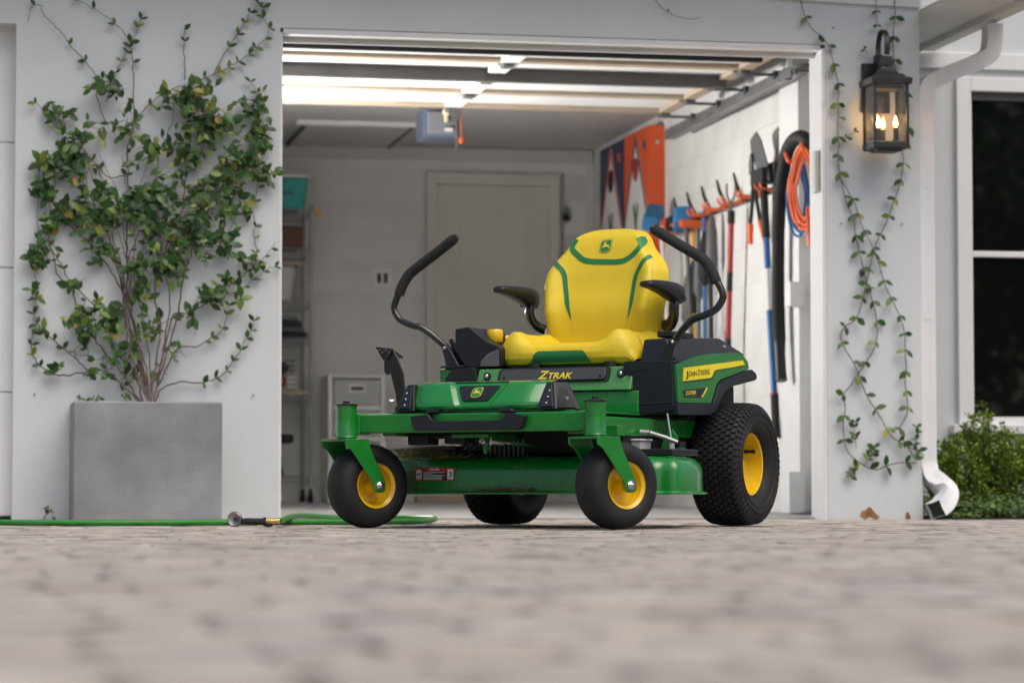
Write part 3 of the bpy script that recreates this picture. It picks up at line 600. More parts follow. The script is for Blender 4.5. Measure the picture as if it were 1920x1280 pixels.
# ---- side pods, fenders
for s in (-1,1):
    mx = lambda q: [(s*a,c) for a, c in q]
    b = MB(); b.prism(mx(round_poly([(.268,.561,.008),(.446,.560,.008),(.449,.420,.004),(.449,.392,.01),(.315,.374,.012),(.255,.384,.012),(.246,.448,.01)],3)) if s > 0 else mx(round_poly([(.31,.552,.008),(.40,.551,.02),(.446,.49,.02),(.449,.392,.01),(.335,.376,.012),(.288,.384,.012),(.285,.448,.01)],3)), .607, .70, 'y'); pod = mp(b, 'side_pod', 'black', bevel=.006, seg=3)
    b = MB(); b.tube([(s*.278,.6062,.415),(s*.278,.6062,.495),(s*.300,.6062,.528),(s*.355,.6062,.536)] if s > 0 else [(s*.33,.6062,.52),(s*.36,.6062,.51),(s*.38,.6062,.49)], .0022, 6); mp(b, 'pod_groove', 'chassis', pod)
    b = MB(); b.tube([(s*.280,.6062,.413),(s*.447,.6062,.420)], .0022, 6); mp(b, 'pod_groove', 'chassis', pod)
    b = MB(); x0, x1 = sorted((s*.30,s*.464))
    b.prism(round_poly([(.6155,.378,.004),(.885,.384,.02),(.935,.397,.02),(1.005,.470,.03),(1.07,.488,.02),(1.275,.516,.01),(1.292,.524,.004),(1.286,.541,.006),(1.245,.554,.006),(.992,.506,.012),(.962,.492,.012),(.912,.4225,.004),(.6155,.4175,.004)],3), x0, x1, 'x'); fe = mp(b, 'fender_trim', 'black', bevel=.006, seg=3)
    x0, x1 = sorted((s*.37,s*.457))
    b = MB(); b.prism(round_poly([(.622,.548,.004),(.632,.4195,.004),(.904,.4245,.006),(.958,.496,.012),(.99,.510,.01),(1.238,.5565,.004),(1.224,.585,.01),(1.165,.608,.012),(1.08,.606,0),(.90,.594,0),(.76,.575,0)],3), x0, x1, 'x'); gp_ = mp(b, 'fender_panel', 'greenp', bevel=.011, seg=2)
    if s > 0:
        PX_ = .4575
        def fl(q): return [(ML(px,py,'x',PX_).y, ML(px,py,'x',PX_).z) for px, py in q]
        b = MB(); b.prism(fl([(1281.5,689.5),(1393,675.5),(1396.5,684),(1342,693.5),(1339,696),(1335,706),(1331,708.5),(1280.5,714.5)]), PX_-.001, PX_+.0006, 'x'); st = mp(b, 'yellow_stripe', 'decaly', gp_)
        b = MB(); b.prism(fl([(1280.5,715),(1332,709.3),(1336,706.5),(1340,696.5),(1343,694.3),(1396.5,684.8),(1397,686),(1343,695.5),(1341,697.5),(1337,708),(1333,711),(1280.5,717)]), PX_-.001, PX_+.0004, 'x'); mp(b, 'stripe_edge', 'text_k', gp_)
        b = MB(); b.prism(fl([(1280,731),(1323,726.5),(1314,745),(1283,745)]), PX_-.001, PX_+.0006, 'x'); bd = mp(b, 'model_badge', 'text_k', gp_)
        b = MB(); b.prism(fl([(1325,726.5),(1327,726.3),(1318,744),(1315.5,744.3)]), PX_-.001, PX_+.0009, 'x'); mp(b, 'badge_slash', 'text_y', bd)
        def side_text(s_, pa, pb, h, mt, par, nm, bold, PXX):
            A = ML(*pa,'x',PXX); B_ = ML(*pb,'x',PXX); L_ = (B_-A).length
            o = text(s_, h, frame(A,(B_-A),(0,0,1)), mt, par, nm, bold=bold)
            xs = [(v.co-A).dot((B_-A).normalized()) for v in o.data.vertices]; k = L_/max(xs); dr_ = (B_-A).normalized()
            for v in o.data.vertices: v.co = v.co + dr_*((v.co-A).dot(dr_)*(k-1))
            return o
        side_text('J', (1287.0,706.6), (1290.8,706.1), .029, T['text_k'], st, 'brand_lettering', .004, PX_+.001)
        side_text('OHN', (1292.0,706.0), (1306.5,704.0), .0235, T['text_k'], st, 'brand_lettering', .004, PX_+.001)
        side_text('D', (1309.0,703.7), (1313.8,703.0), .029, T['text_k'], st, 'brand_lettering', .004, PX_+.001)
        side_text('EERE', (1315,702.9), (1331,700.8), .0235, T['text_k'], st, 'brand_lettering', .004, PX_+.001)
        side_text('Z370R', (1285.5,740.3), (1305.5,738.6), .0185, T['text_y'], bd, 'model_lettering', .004, PX_+.0011)
        side_text('ELECTRIC', (1294,744.0), (1306.5,743.2), .0062, mat('print_green', (.10,.22,.03), .5), bd, 'model_lettering', .0, PX_+.0011)
    # black upper cover
    i_, o_ = .29, .449
    b = MB(); b.hexa([(s*i_,.66,.50),(s*o_,.66,.555),(s*.445,1.235,.606),(s*i_,1.235,.55)], [(s*i_,.715,.640),(s*.375,.715,.642),(s*.375,1.165,.664),(s*i_,1.165,.664)]); uc = mp(b, 'upper_cover', 'black', bevel=.008, seg=3)
    b = MB(); b.hexa([(s*.36,.612,.552),(s*.452,.612,.551),(s*.452,1.17,.606),(s*.36,1.17,.606)], [(s*.36,.612,.561),(s*.450,.612,.560),(s*.450,1.17,.6125),(s*.36,1.17,.6125)]); mp(b, 'cover_ledge', 'black', uc, bevel=.003)
    bx('cover_cap', 'black', (s*.33-.03,s*.33+.03,.80,.98,.650,.672), bevel=.006, parent=uc)
    b = MB(); b.cyl((s*.41,1.12,.632),(s*.417,1.12,.630),.005,n=10); mp(b, 'cover_screw', 'chrome', uc)
    # inner green fender behind the trim
    x0, x1 = sorted((s*.30,s*.345)); b = MB(); b.prism([(.95,.36),(1.11,.36),(1.11,.52),(1.0,.52)], x0, x1, 'x'); mp(b, 'inner_fender', 'green')
bx('rear_cover', 'black', (-.30,.30,1.02,1.24,.45,.655), bevel=.012); bx('rear_body', 'chassis', (-.40,.40,1.10,1.24,.36,.50), bevel=.01)
# right-hand console with height dial
b = MB(); b.prism(round_poly([(-.405,.690,.006),(-.352,.696,.006),(-.285,.645,.006),(-.225,.622,.01),(-.222,.556,.01),(-.36,.553,.01),(-.405,.615,.01)],3), .640, .88, 'y'); cs = mp(b, 'control_console', 'black', bevel=.007, seg=3)
b = MB(); b.hexa([(-.30,.631,.556),(-.228,.634,.556),(-.228,.639,.556),(-.30,.639,.556)],[(-.295,.625,.575),(-.23,.636,.617),(-.23,.639,.617),(-.275,.639,.60)]); mp(b, 'console_facet', 'dgrey', cs, bevel=.002)
b = MB(); b.lathe([(.025,0),(.0295,.004),(.0305,.040),(.026,.047),(.010,.048)], (-.300,.74,.644), (0,0,1), 8, (True,True)); b.cyl((-.292,.76,.62),(-.292,.76,.641),.010); dl = mp(b, 'height_dial', 'rim', ang=50)
b = MB(); b.cyl((-.275,.77,.660),(-.215,.80,.660),.011); b.cyl((-.225,.79,.652),(-.205,.80,.652),.014); mp(b, 'dial_shaft', 'rim', dl)
b = MB(); b.tube([(-.316,.75,.64),(-.318,.75,.665),(-.312,.75,.672)],.003,6); mp(b, 'dial_clip', 'chrome', dl)
# ---- lap bars
for s in (-1,1):
    pth = smooth_path([(.405,.665,.560),(.430,.650,.610),(.470,.628,.655),(.520,.612,.694),(.565,.606,.708),(.610,.606,.728),(.634,.607,.765),(.625,.606,.800),(.607,.603,.830)], 6)
    b = MB(); b.tube([(s*p.x,p.y,p.z) for p in pth], .0125, 14); lb = mp(b, 'steering_lever', 'gloss', ang=60)
    pth = smooth_path([(.612,.6035,.815),(.600,.604,.845),(.578,.607,.880),(.550,.609,.904),(.470,.604,.952),(.383,.598,1.006)], 6)
    n = len(pth); rad = [.0185]*n; rad[0] = .0165; rad[-1] = .0165
    b = MB(); b.tube([(s*p.x,p.y,p.z) for p in pth], rad, 16); gr = mp(b, 'lever_grip', 'foam', lb, ang=60)
    b = MB(); b.cyl((s*.384,.598,1.0055),(s*.377,.598,1.0098),.0125,n=14); mp(b, 'grip_end', 'gloss', gr)
    b = MB(); b.prism([(s*.375,.548),(s*.432,.548),(s*.455,.632),(s*.443,.640),(s*.43,.632)], .628, .642, 'y'); b.prism([(s*.36,.55),(s*.40,.55),(s*.447,.655),(s*.433,.66)], .664, .672, 'y'); br = mp(b, 'lever_bracket', 'gloss', lb, bevel=.002)
    b = MB(); b.sphere((s*.440,.626,.624),.007,8); mp(b, 'lever_bolt', 'steel', br)
# ---- seat
ST = bpy.data.objects.new('seat', None); col.objects.link(ST); ST.parent = MW
def interp(tab, t):
    for (a, va), (c, vc) in zip(tab, tab[1:]):
        if t <= c:
            f = (t-a)/(c-a) if c > a else 0; return tuple(x*(1-f)+y*f for x, y in zip(va, vc)) if isinstance(va, tuple) else va*(1-f)+vc*f
    return tab[-1][1]
ZB, ZT = .615, 1.060
WID = [(.615,.205),(.66,.218),(.72,.226),(.80,.236),(.86,.241),(.90,.236),(.93,.220),(.955,.198),(.98,.174),(1.005,.158),(1.025,.146),(1.042,.124),(1.054,.095),(1.060,.060)]
YFR = [(.615,.945),(.70,.945),(.80,.957),(.90,.978),(1.0,1.008),(1.06,1.038)]
def back_front(x, z):
    w_ = interp(WID, z); y = interp(YFR, z); u = min(1,abs(x)/w_)
    bol = -.030*math.exp(-((u-.80)/.16)**2)*max(0,min(1,(z-.66)/.10))*max(0,min(1,(1.0-z)/.14))
    lum = -.012*math.exp(-((z-.76)/.06)**2)*(1-u*u)
    edge = .060*max(0,(u-.80)/.20)**2.4
    topr = .040*max(0,(z-1.025)/.035)**2
    return y + bol + lum + edge + topr + .012*u*u*0
def bf(u, v):
    z = ZB+(ZT-ZB)*(1-(1-v)**1.25); x = (2*u-1); x = math.copysign(1-(1-abs(x))**1.3, x)*interp(WID, z); return Vector((x, back_front(x,z), z))
def bb(u, v):
    p = bf(u, v); k = 1-abs(2*u-1)**6; kt = 1-max(0,(v-.9)/.1)**2; p.y += .008+.075*k*kt; return p
b = MB(); n_u, n_v = 56, 48
b.grid(bf, n_u, n_v); b.grid(lambda u, v: bb(1-u, v), n_u, n_v)
N1 = (n_u+1)*(n_v+1)
fi = lambda i, j: j*(n_u+1)+i; bi = lambda i, j: N1+j*(n_u+1)+(n_u-i)
for j in range(n_v): b.f.append((fi(0,j+1),fi(0,j),bi(0,j),bi(0,j+1))); b.f.append((fi(n_u,j),fi(n_u,j+1),bi(n_u,j+1),bi(n_u,j)))
for i in range(n_u): b.f.append((fi(i,n_v),fi(i+1,n_v),bi(i+1,n_v),bi(i,n_v)))
bk = mp(b, 'backrest', 'yellow', ST, ang=75)
def on_back(x, z, e): return Vector((x, back_front(x,z)-e, z))
def strip(path, wid, name, mt, e=.0015, endw=None):
    pts = smooth_path([Vector((x,z,0)) for x, z in path], 8); b = MB(); n = len(pts); L_, Rr = [], []
    for i, p in enumerate(pts):
        t = (pts[min(i+1,n-1)]-pts[max(i-1,0)]).normalized(); nn = Vector((-t.y,t.x,0)); ww = wid/2*(1 if endw is None else min(1, endw+(1-endw)*min(1,(n-1-i)/(n*.25))))
        L_.append(p+nn*ww); Rr.append(p-nn*ww)
    vs = []; K = 3
    for i in range(n):
        for k in range(K+1):
            q = L_[i].lerp(Rr[i], k/K); vs.append(on_back(q.x, q.y, e))
    b.add(vs, [(i*(K+1)+k, i*(K+1)+k+1, (i+1)*(K+1)+k+1, (i+1)*(K+1)+k) for i in range(n-1) for k in range(K)])
    return b.build(name, T[mt], bk, ang=75)
def bxz(px, py):
    y = 1.0
    for _ in range(6): p = ML(px,py,'y',y); y = back_front(max(-.2,min(.2,p.x)), max(.63,min(1.05,p.z)))
    return (p.x, p.z)
strip([bxz(*q) for q in ((1082,449),(1073,465),(1085,480),(1100,489),(1135,491),(1168,489),(1190,474),(1203,458),(1199,444))], .020, 'green_band', 'seatgreen')
strip([bxz(*q) for q in ((1044,490),(1056,510),(1061,540),(1064,570),(1071,599))], .017, 'green_band', 'seatgreen', endw=.1)
strip([bxz(*q) for q in ((1223,480),(1203,494),(1192,518),(1187,545),(1183,570),(1177,597))], .017, 'green_band', 'seatgreen', endw=.1)
tt = mat('yellow_stitch', (.60,.43,.015), .6); T['stitch'] = tt
for s in (-1,1): strip([(s*.88*interp(WID,z), z) for z in (.64,.70,.76,.82,.88,.92)], .0025, 'seam', 'stitch', .0008)
for pth in (((1071,599),(1075,612),(1076,624)), ((1177,597),(1174,610),(1174,624))): strip([bxz(*q) for q in pth], .003, 'seam', 'stitch', .0008)
lx, lz = bxz(1136.5,461)
emblem(None, .0255, bk, fit=lambda p: on_back(lx+p.x, lz+p.y, .001+p.z))
# cushion
def cush(u, v):          # v: 0 front-bottom .. 1 rear-top ; closed by bottom
    prof = [(.700,.555),(.668,.563),(.655,.580),(.654,.600),(.664,.620),(.690,.634),(.740,.636),(.80,.630),(.88,.630),(.96,.640),(1.0,.642)]
    q = v*(len(prof)-1); i = min(int(q), len(prof)-2); f = q-i; f2 = f
    y = prof[i][0]*(1-f)+prof[i+1][0]*f; z = prof[i][1]*(1-f)+prof[i+1][1]*f
    a = 2*u-1; s_ = math.copysign(1-(1-abs(a))**1.3, a); hw = .262+.018*math.sin(min(1,max(0,(y-.65)/.3))*math.pi)
    x = s_*hw; k = abs(s_)
    y += .035*max(0,(k-.45)/.55)**2 if y < .75 else 0
    if z > .60: z += .044*math.exp(-((k-.74)/.17)**2)*min(1,max(0,(y-.645)/.05)); 
    z -= (z-.556)*max(0,(k-.86)/.14)**3*.75
    x += math.copysign(.012, x)*(1-abs(2*((z-.55)/.11)-1)**2) if k > .98 else 0
    return Vector((x,y,z))
b = MB(); b.grid(cush, 60, 40)
b.grid(lambda u, v: Vector(((2*u-1)*.245, .70+.30*v, .553)), 10, 6)
cu = mp(b, 'cushion', 'yellow', ST, ang=75, recalc=False)
def on_cush(x, z, e):
    best = None
    for i in range(0, 61):
        for j in range(2, 26):
            p = cush(i/60, j/60.0)
            dd = (p.x-x)**2+(p.z-z)**2
            if best is None or dd < best[0]: best = (dd, p)
    return Vector((x, best[1].y-e, z))
b = MB(); gi = [(-.112,.5665),(-.095,.596),(-.080,.606),(0,.607),(.080,.606),(.095,.597),(.114,.5665)]
vs = []
for i in range(25):
    t = i/24; x = -.114+.228*t; top = interp([(-.114,.568),(-.100,.596),(-.085,.606),(.085,.606),(.100,.596),(.114,.568)], x)
    for k in range(6): vs.append(on_cush(x, .5645+(top-.5645)*k/5, .0025))
b.add(vs, [(i*6+k,(i+1)*6+k,(i+1)*6+k+1,i*6+k+1) for i in range(24) for k in range(5)]); mp(b, 'cushion_insert', 'seatgreen', cu, ang=75)
for s in (-1,1):
    b = MB(); b.tube([cush(.5+s*.19, t/20)+Vector((0,-.0004,.0004)) for t in range(3,17)], .0016, 5); mp(b, 'seam', 'stitch', cu)
bx('seat_base', 'chassis', (-.22,.22,.70,1.03,.556,.60), (-.18,.18,.985,1.06,.60,.75), bevel=.01, parent=ST)
for s in (-1,1):
    b = MB(); rs = []
    for y, hw, z0, z1 in ((.735,.018,.824,.838),(.745,.026,.820,.844),(.80,.031,.816,.850),(.88,.034,.803,.853),(.96,.034,.783,.852),(1.0,.030,.775,.846),(1.02,.020,.785,.836)):
        rs.append([(s*.287+hw*math.cos(a)*(1 if abs(math.cos(a))<.9 else 1), y, (z0+z1)/2+(z1-z0)/2*math.copysign(abs(math.sin(a))**.6, math.sin(a))) for a in [2*math.pi*k/16 for k in range(16)]])
    b.rings(rs); ar = mp(b, 'armrest', 'black', ST, ang=60)
    b = MB(); b.tube(smooth_path([(s*.285,.985,.80),(s*.285,.975,.765),(s*.280,.985,.735),(s*.262,1.0,.712),(s*.235,1.01,.70)],5), [(.017,.026)]*21, 12); mp(b, 'armrest_bracket', 'gloss', ar, ang=60)
    b = MB(); b.cyl((s*.320,.985,.795),(s*.324,.985,.795),.011); mp(b, 'armrest_pivot', 'gloss', ar)
# ---- rear wheels
def rear_wheel(s):
    C0 = Vector((s*.455,1.112,.217)); ax = Vector((s,0,0))
    b = MB(); prof = [(.108,-.060),(.114,-.074),(.135,-.089),(.165,-.094),(.188,-.090),(.201,-.078),(.207,-.05),(.209,0),(.207,.05),(.201,.078),(.188,.090),(.165,.094),(.135,.089),(.114,.074),(.108,.060)]
    b.lathe(prof, C0, ax, 72); ty = mp(b, 'rear_tyre', 'tyre', ang=50)
    b = MB(); nc, nr = 54, 9; e = Vector((0,1,0)); g = Vector((0,0,1))
    pr = lambda a: interp([(-.096,.176),(-.087,.196),(-.077,.2035),(-.05,.2075),(0,.2095),(.05,.2075),(.077,.2035),(.087,.196),(.096,.176)], a)
    def lug(a0, th, wa, wt, h):
        q = [(-.5,0),(-.36,-.42),(-.12,-.5),(0,-.38),(.12,-.5),(.36,-.42),(.5,0),(.36,.42),(.12,.5),(0,.38),(-.12,.5),(-.36,.42)]; lo, hi = [], []
        for x, y in q:
            for lst, sc_, hh in ((lo,1.0,-.004),(hi,.86,h)):
                a = a0+x*wa*sc_; t = th+y*wt*sc_; r = pr(a)+hh; lst.append(C0+ax*a+(e*math.cos(t)+g*math.sin(t))*r)
        b.rings([lo,hi], (False,True))
    for r in range(nr):
        a0 = -.074+.148*r/(nr-1)
        for c in range(nc):
            t = 2*math.pi*(c+(.5 if r % 2 else 0))/nc; lug(a0, t, .0178, .100, .0065)
    for sd in (-1,1):
        for c in range(nc*1): lug(sd*.0865, 2*math.pi*(c+(.5 if nr % 2 == 0 else .5))/nc, .018, .085, .004)
    tr = mp(b, 'tread', 'tyre', ty, ang=30); tr['kind'] = 'stuff'
    b = MB(); b.lathe([(.113,.070),(.1145,.066),(.110,.062),(.103,.058),(.099,.020),(.094,.008),(.060,.004),(.045,.010),(.030,.010),(.0,.010)], C0, ax, 48); b.lathe([(.113,-.070),(.1145,-.066),(.103,-.058),(.099,-.020),(.094,-.012),(.0,-.010)], C0, ax, 48); ri = mp(b, 'rear_rim', 'rim', ty, ang=30)
    for k in range(4): t = k*math.pi/2+.4; p = C0+(e*math.cos(t)+g*math.sin(t))*.05; b = MB(); b.cyl(p+ax*.006,p+ax*.018,.009,n=6); mp(b, 'lug_bolt', 'chrome', ri)
    p = C0+e*.07+g*.045; b = MB(); b.cyl(p+ax*.006,p+ax*.040,.006); b.cyl(p+ax*.036,p+ax*.046,.0075); mp(b, 'valve_stem', 'chassis', ri)
    b = MB(); b.lathe([(.020,.008),(.022,.02),(.016,.03),(.0,.032)], C0, ax, 20); mp(b, 'hub_cap', 'rim', ri)
    for rr_ in (.150,.172):
        b = MB(); b.lathe([(rr_-.003,.0905),(rr_,.0945 if rr_ < .16 else .0955),(rr_+.003,.0905)], C0, ax, 72); mp(b, 'sidewall_rib', 'tyre', ty, ang=80)
for s in (-1,1): rear_wheel(s)
# ---- linkage under the left side
b = MB(); A = ML(1251,775,'y',.58); B_ = ML(1258,822,'y',.58); b.cyl(A,B_,.004); C_ = ML(1260,848,'y',.58); b.cyl(B_,C_,.011,n=8); mp(b, 'lift_rod', 'steel')
A = ML(1200,809,'y',.50); b = MB(); b.cyl(A,A+Vector((.03,.01,-.003)),.009,n=8); b.tube([A+Vector((.03,.01,-.003)),A+Vector((.07,.04,-.018)),A+Vector((.11,.06,-.035))],.008,8); mp(b, 'hydraulic_fitting', 'dsteel')
A = ML(1186,834,'y',.5); bx('clear_reservoir', 'clear', (A.x-.055,A.x+.045,.47,.55,.239,.290), (A.x-.06,A.x+.05,.465,.555,.288,.296), bevel=.004)
A = ML(1275,852,'y',.72); b = MB(); b.lathe([(.020,0),(.021,.003),(.021,.028),(.016,.032),(.016,.036)],(A.x,.72,.238),(0,0,1),18,(True,True)); bt = mp(b, 'oil_bottle', 'bottle'); b = MB(); b.cyl((A.x,.72,.274),(A.x,.72,.290),.020,n=18); mp(b, 'bottle_cap', 'gloss', bt)
b = MB(); b.prism([(.40,.239),(.43,.239),(.47,.30),(.45,.33),(.42,.30)], .60, .606, 'y'); mp(b, 'deck_hanger', 'green')
# grass clippings on the deck
cl = MB(); cr = []
def blade(p, d, l, w_):
    d = d.normalized(); n = d.orthogonal().normalized()*w_; cl.add([p-n, p+n, p+d*l+n*.4+Vector((0,0,l*.1)), p+d*l-n*.4], [(0,1,2,3)]); cr.append(rng.random())
for k in range(900):
    x = rng.gauss(-.36,.09); 
    if x > -.16 or x < -.52: continue
    yy = rng.uniform(.285,.40); h = .02*math.exp(-((x+.38)/.1)**2)
    blade(Vector((x,yy,.236+rng.uniform(0,h+.003)-max(0,.30-yy)*.4)), Vector((rng.uniform(-1,1),rng.uniform(-1,1),rng.uniform(-.2,.5))), rng.uniform(.010,.035), .0008)
for k in range(420):
    x = -.40+abs(rng.gauss(0,.05)); z = rng.uniform(.118,.225)
    blade(Vector((x,.2705-.001,z)), Vector((rng.uniform(-1,1),-.15,rng.uniform(-1,1))), rng.uniform(.005,.018), .0005)
for k in range(330):
    x = rng.uniform(-.11,.10); blade(Vector((x,rng.uniform(.258,.27),.1235+rng.uniform(0,.003))), Vector((rng.uniform(-1,1),-.2,rng.uniform(-.2,.5))), rng.uniform(.006,.018), .0007)
for k in range(160):
    blade(Vector((rng.uniform(-.35,.25),.2695,.122+abs(rng.gauss(0,.02)))), Vector((rng.uniform(-1,1),-.1,rng.uniform(-1,1))), rng.uniform(.004,.014), .0004)
co = mp(cl, 'grass_clippings', 'straw', deck, recalc=False); co['kind'] = 'stuff'
co.data.attributes.new('rnd','FLOAT','FACE').data.foreach_set('value', cr)

# water beads on the left-hand pod, fender and cover
b = MB()
def bead(p, n_, r):
    n_ = Vector(n_).normalized(); e = n_.orthogonal().normalized(); g = n_.cross(e)
    rs = [[Vector(p)+n_*(r*.7*math.sin(t))+(e*math.cos(2*math.pi*k/6)+g*math.sin(2*math.pi*k/6))*r*math.cos(t) for k in range(6)] for t in (0,.6,1.2)]; b.rings(rs, (False,True))
for k in range(420):
    r = rng.uniform(.0007,.0019); q = rng.random()
    if q < .4: bead((rng.uniform(.27,.44),.6068,rng.uniform(.41,.556)), (0,-1,0), r)
    elif q < .75: bead((.4577,rng.uniform(.64,.90),rng.uniform(.43,.57)), (1,0,0), r)
    else: y = rng.uniform(.74,1.12); t = rng.uniform(.15,.9); bead((.449-.074*t,y,.563+.05*(y-.66)/.57+.085*t-.005*t), (.75,0,.66), r)
bd2 = mp(b, 'water_beads', 'bead', recalc=False); bd2['kind'] = 'stuff'

# ================================================================== PLANTER + CLIMBING VINE
PL = empty('planter_box', (-.585,-.2,0), label='square grey concrete planter box standing against the pillar', cat='planter')
b = MB(); x0, x1, y0, y1, h = -.308, .308, -.17, .19, .496
for ring in ():
    pass
o_ = lambda i, z: [(x0+i,y0+i,z),(x1-i,y0+i,z),(x1-i,y1-i,z),(x0+i,y1-i,z)]
b.rings([o_(0,0),o_(0,h),o_(.035,h),o_(.035,h-.05)], (True,True)); b.build('planter_shell', T['planter'], PL, bevel=.008, seg=3)
b = MB(); b.grid(lambda u, v: Vector((x0+.037+(x1-x0-.074)*u, y0+.037+(y1-y0-.074)*v, h-.035+.012*noise.noise((u*6,v*6,3)))), 14, 8); b.build('soil', T['soil'], PL, recalc=False)
YW = -.012
def leaf_mesh(name, L_=1.0, wid=.5, curl=.12, mt='leaf'):
    b = MB(); n = 5; prof = [0,.62,.98,.95,.62,.0]; vs = []
    for i in range(n+1):
        t = i/n; w_ = prof[i]*wid/2; zc = -curl*t*t; vs += [(-w_, t*L_, zc+.10*w_*2), (0, t*L_, zc), (w_, t*L_, zc+.10*w_*2)]
    b.add(vs, [(i*3+k,i*3+k+1,(i+1)*3+k+1,(i+1)*3+k) for i in range(n) for k in range(2)])
    me = b.mesh(name, None, recalc=False); me.materials.append(T[mt]); return me
LEAF = [leaf_mesh('leaf', 1, .52, .10), leaf_mesh('leaf', 1, .60, .22), leaf_mesh('leaf', 1, .46, .16), leaf_mesh('leaf', 1, .55, -.05)]
lr = random.Random(21)
def leaf_matrix(p, ang, s, face=.55):
    """leaf lying roughly against the wall (normal to -Y), pointing at angle ang in the wall plane"""
    dv = Vector((math.cos(ang), -lr.uniform(.0,.5), math.sin(ang))).normalized()
    nrm = Vector((lr.uniform(-face,face), -1, lr.uniform(-.1,face+.35))).normalized(); x = dv.cross(nrm).normalized(); z = x.cross(dv)
    return Matrix(((x.x*s,dv.x*s,z.x*s,p.x),(x.y*s,dv.y*s,z.y*s,p.y),(x.z*s,dv.z*s,z.z*s,p.z),(0,0,0,1)))
class Vine:
    def __init__(s, name, loc, **k): s.root = empty(name, loc, **k); s.inv = Matrix.Translation(Vector(loc)).inverted(); s.stem = MB(); s.leaves = []
    def path(s, pix, r0, r1, off=.012, wob=.004):
        pts = [W(px,py,'y',YW-(o[0] if o else off)) for px, py, *o in pix]; pts = smooth_path(pts, 6); n = len(pts)
        pts = [p+Vector((lr.uniform(-wob,wob),lr.uniform(-wob,wob)*.6,lr.uniform(-wob,wob))) for p in pts]
        s.stem.tube([s.inv @ p for p in pts], [r0+(r1-r0)*i/(n-1) for i in range(n)], 6); return pts
    def pairs(s, pts, step, size, start=0., prob=1.0):
        acc = -start; 
        for a, c in zip(pts, pts[1:]):
            d = (c-a).length; acc += d
            if acc > step:
                acc -= step*lr.uniform(.8,1.2); t = math.atan2((c-a).z,(c-a).x)
                for sd in (-1,1):
                    if lr.random() < prob: s.leaves.append(leaf_matrix(c, t+sd*lr.uniform(.5,1.3), size*lr.uniform(.7,1.2)))
    def twig(s, p, q, k, size, r=.0012):
        m_ = (p+q)/2+Vector((lr.uniform(-.03,.03),-lr.uniform(0,.02),lr.uniform(-.02,.03))); pts = smooth_path([p,m_,q],4); s.stem.tube([s.inv @ v for v in pts], [r*1.3]*4+[r]*(len(pts)-4), 5)
        for i in range(k):
            c = pts[min(len(pts)-1, 2+int(lr.random()*(len(pts)-2)))]; s.leaves.append(leaf_matrix(c, lr.uniform(0,2*math.pi), size*lr.uniform(.5,1.5)))
    def done(s, limit=300):
        tag(s.stem.build('stems', T['stem'], s.root, ang=60, recalc=False))
        vis_ = sorted(s.leaves, key=lambda m_: -m_.to_scale().x)
        for m_ in vis_[:limit]: place('leaf', lr.choice(LEAF), s.root, s.inv @ m_)
        if vis_[limit:]:
            b = MB(); rn = []
            for m_ in vis_[limit:]:
                me = lr.choice(LEAF); M_ = s.inv @ m_; b.add([M_ @ v.co for v in me.vertices], [tuple(p.vertices) for p in me.polygons]); rn += [lr.random()]*len(me.polygons)
            o = b.build('foliage', T['leaf'], s.root, ang=None, recalc=False); o['kind'] = 'stuff'; o.data.attributes.new('rnd','FLOAT','FACE').data.foreach_set('value', rn)
V = Vine('climbing_vine', (-.53,-.2,.46), label='large leafy vine climbing from the concrete planter up the white pillar', cat='vine')
D = (.13,)
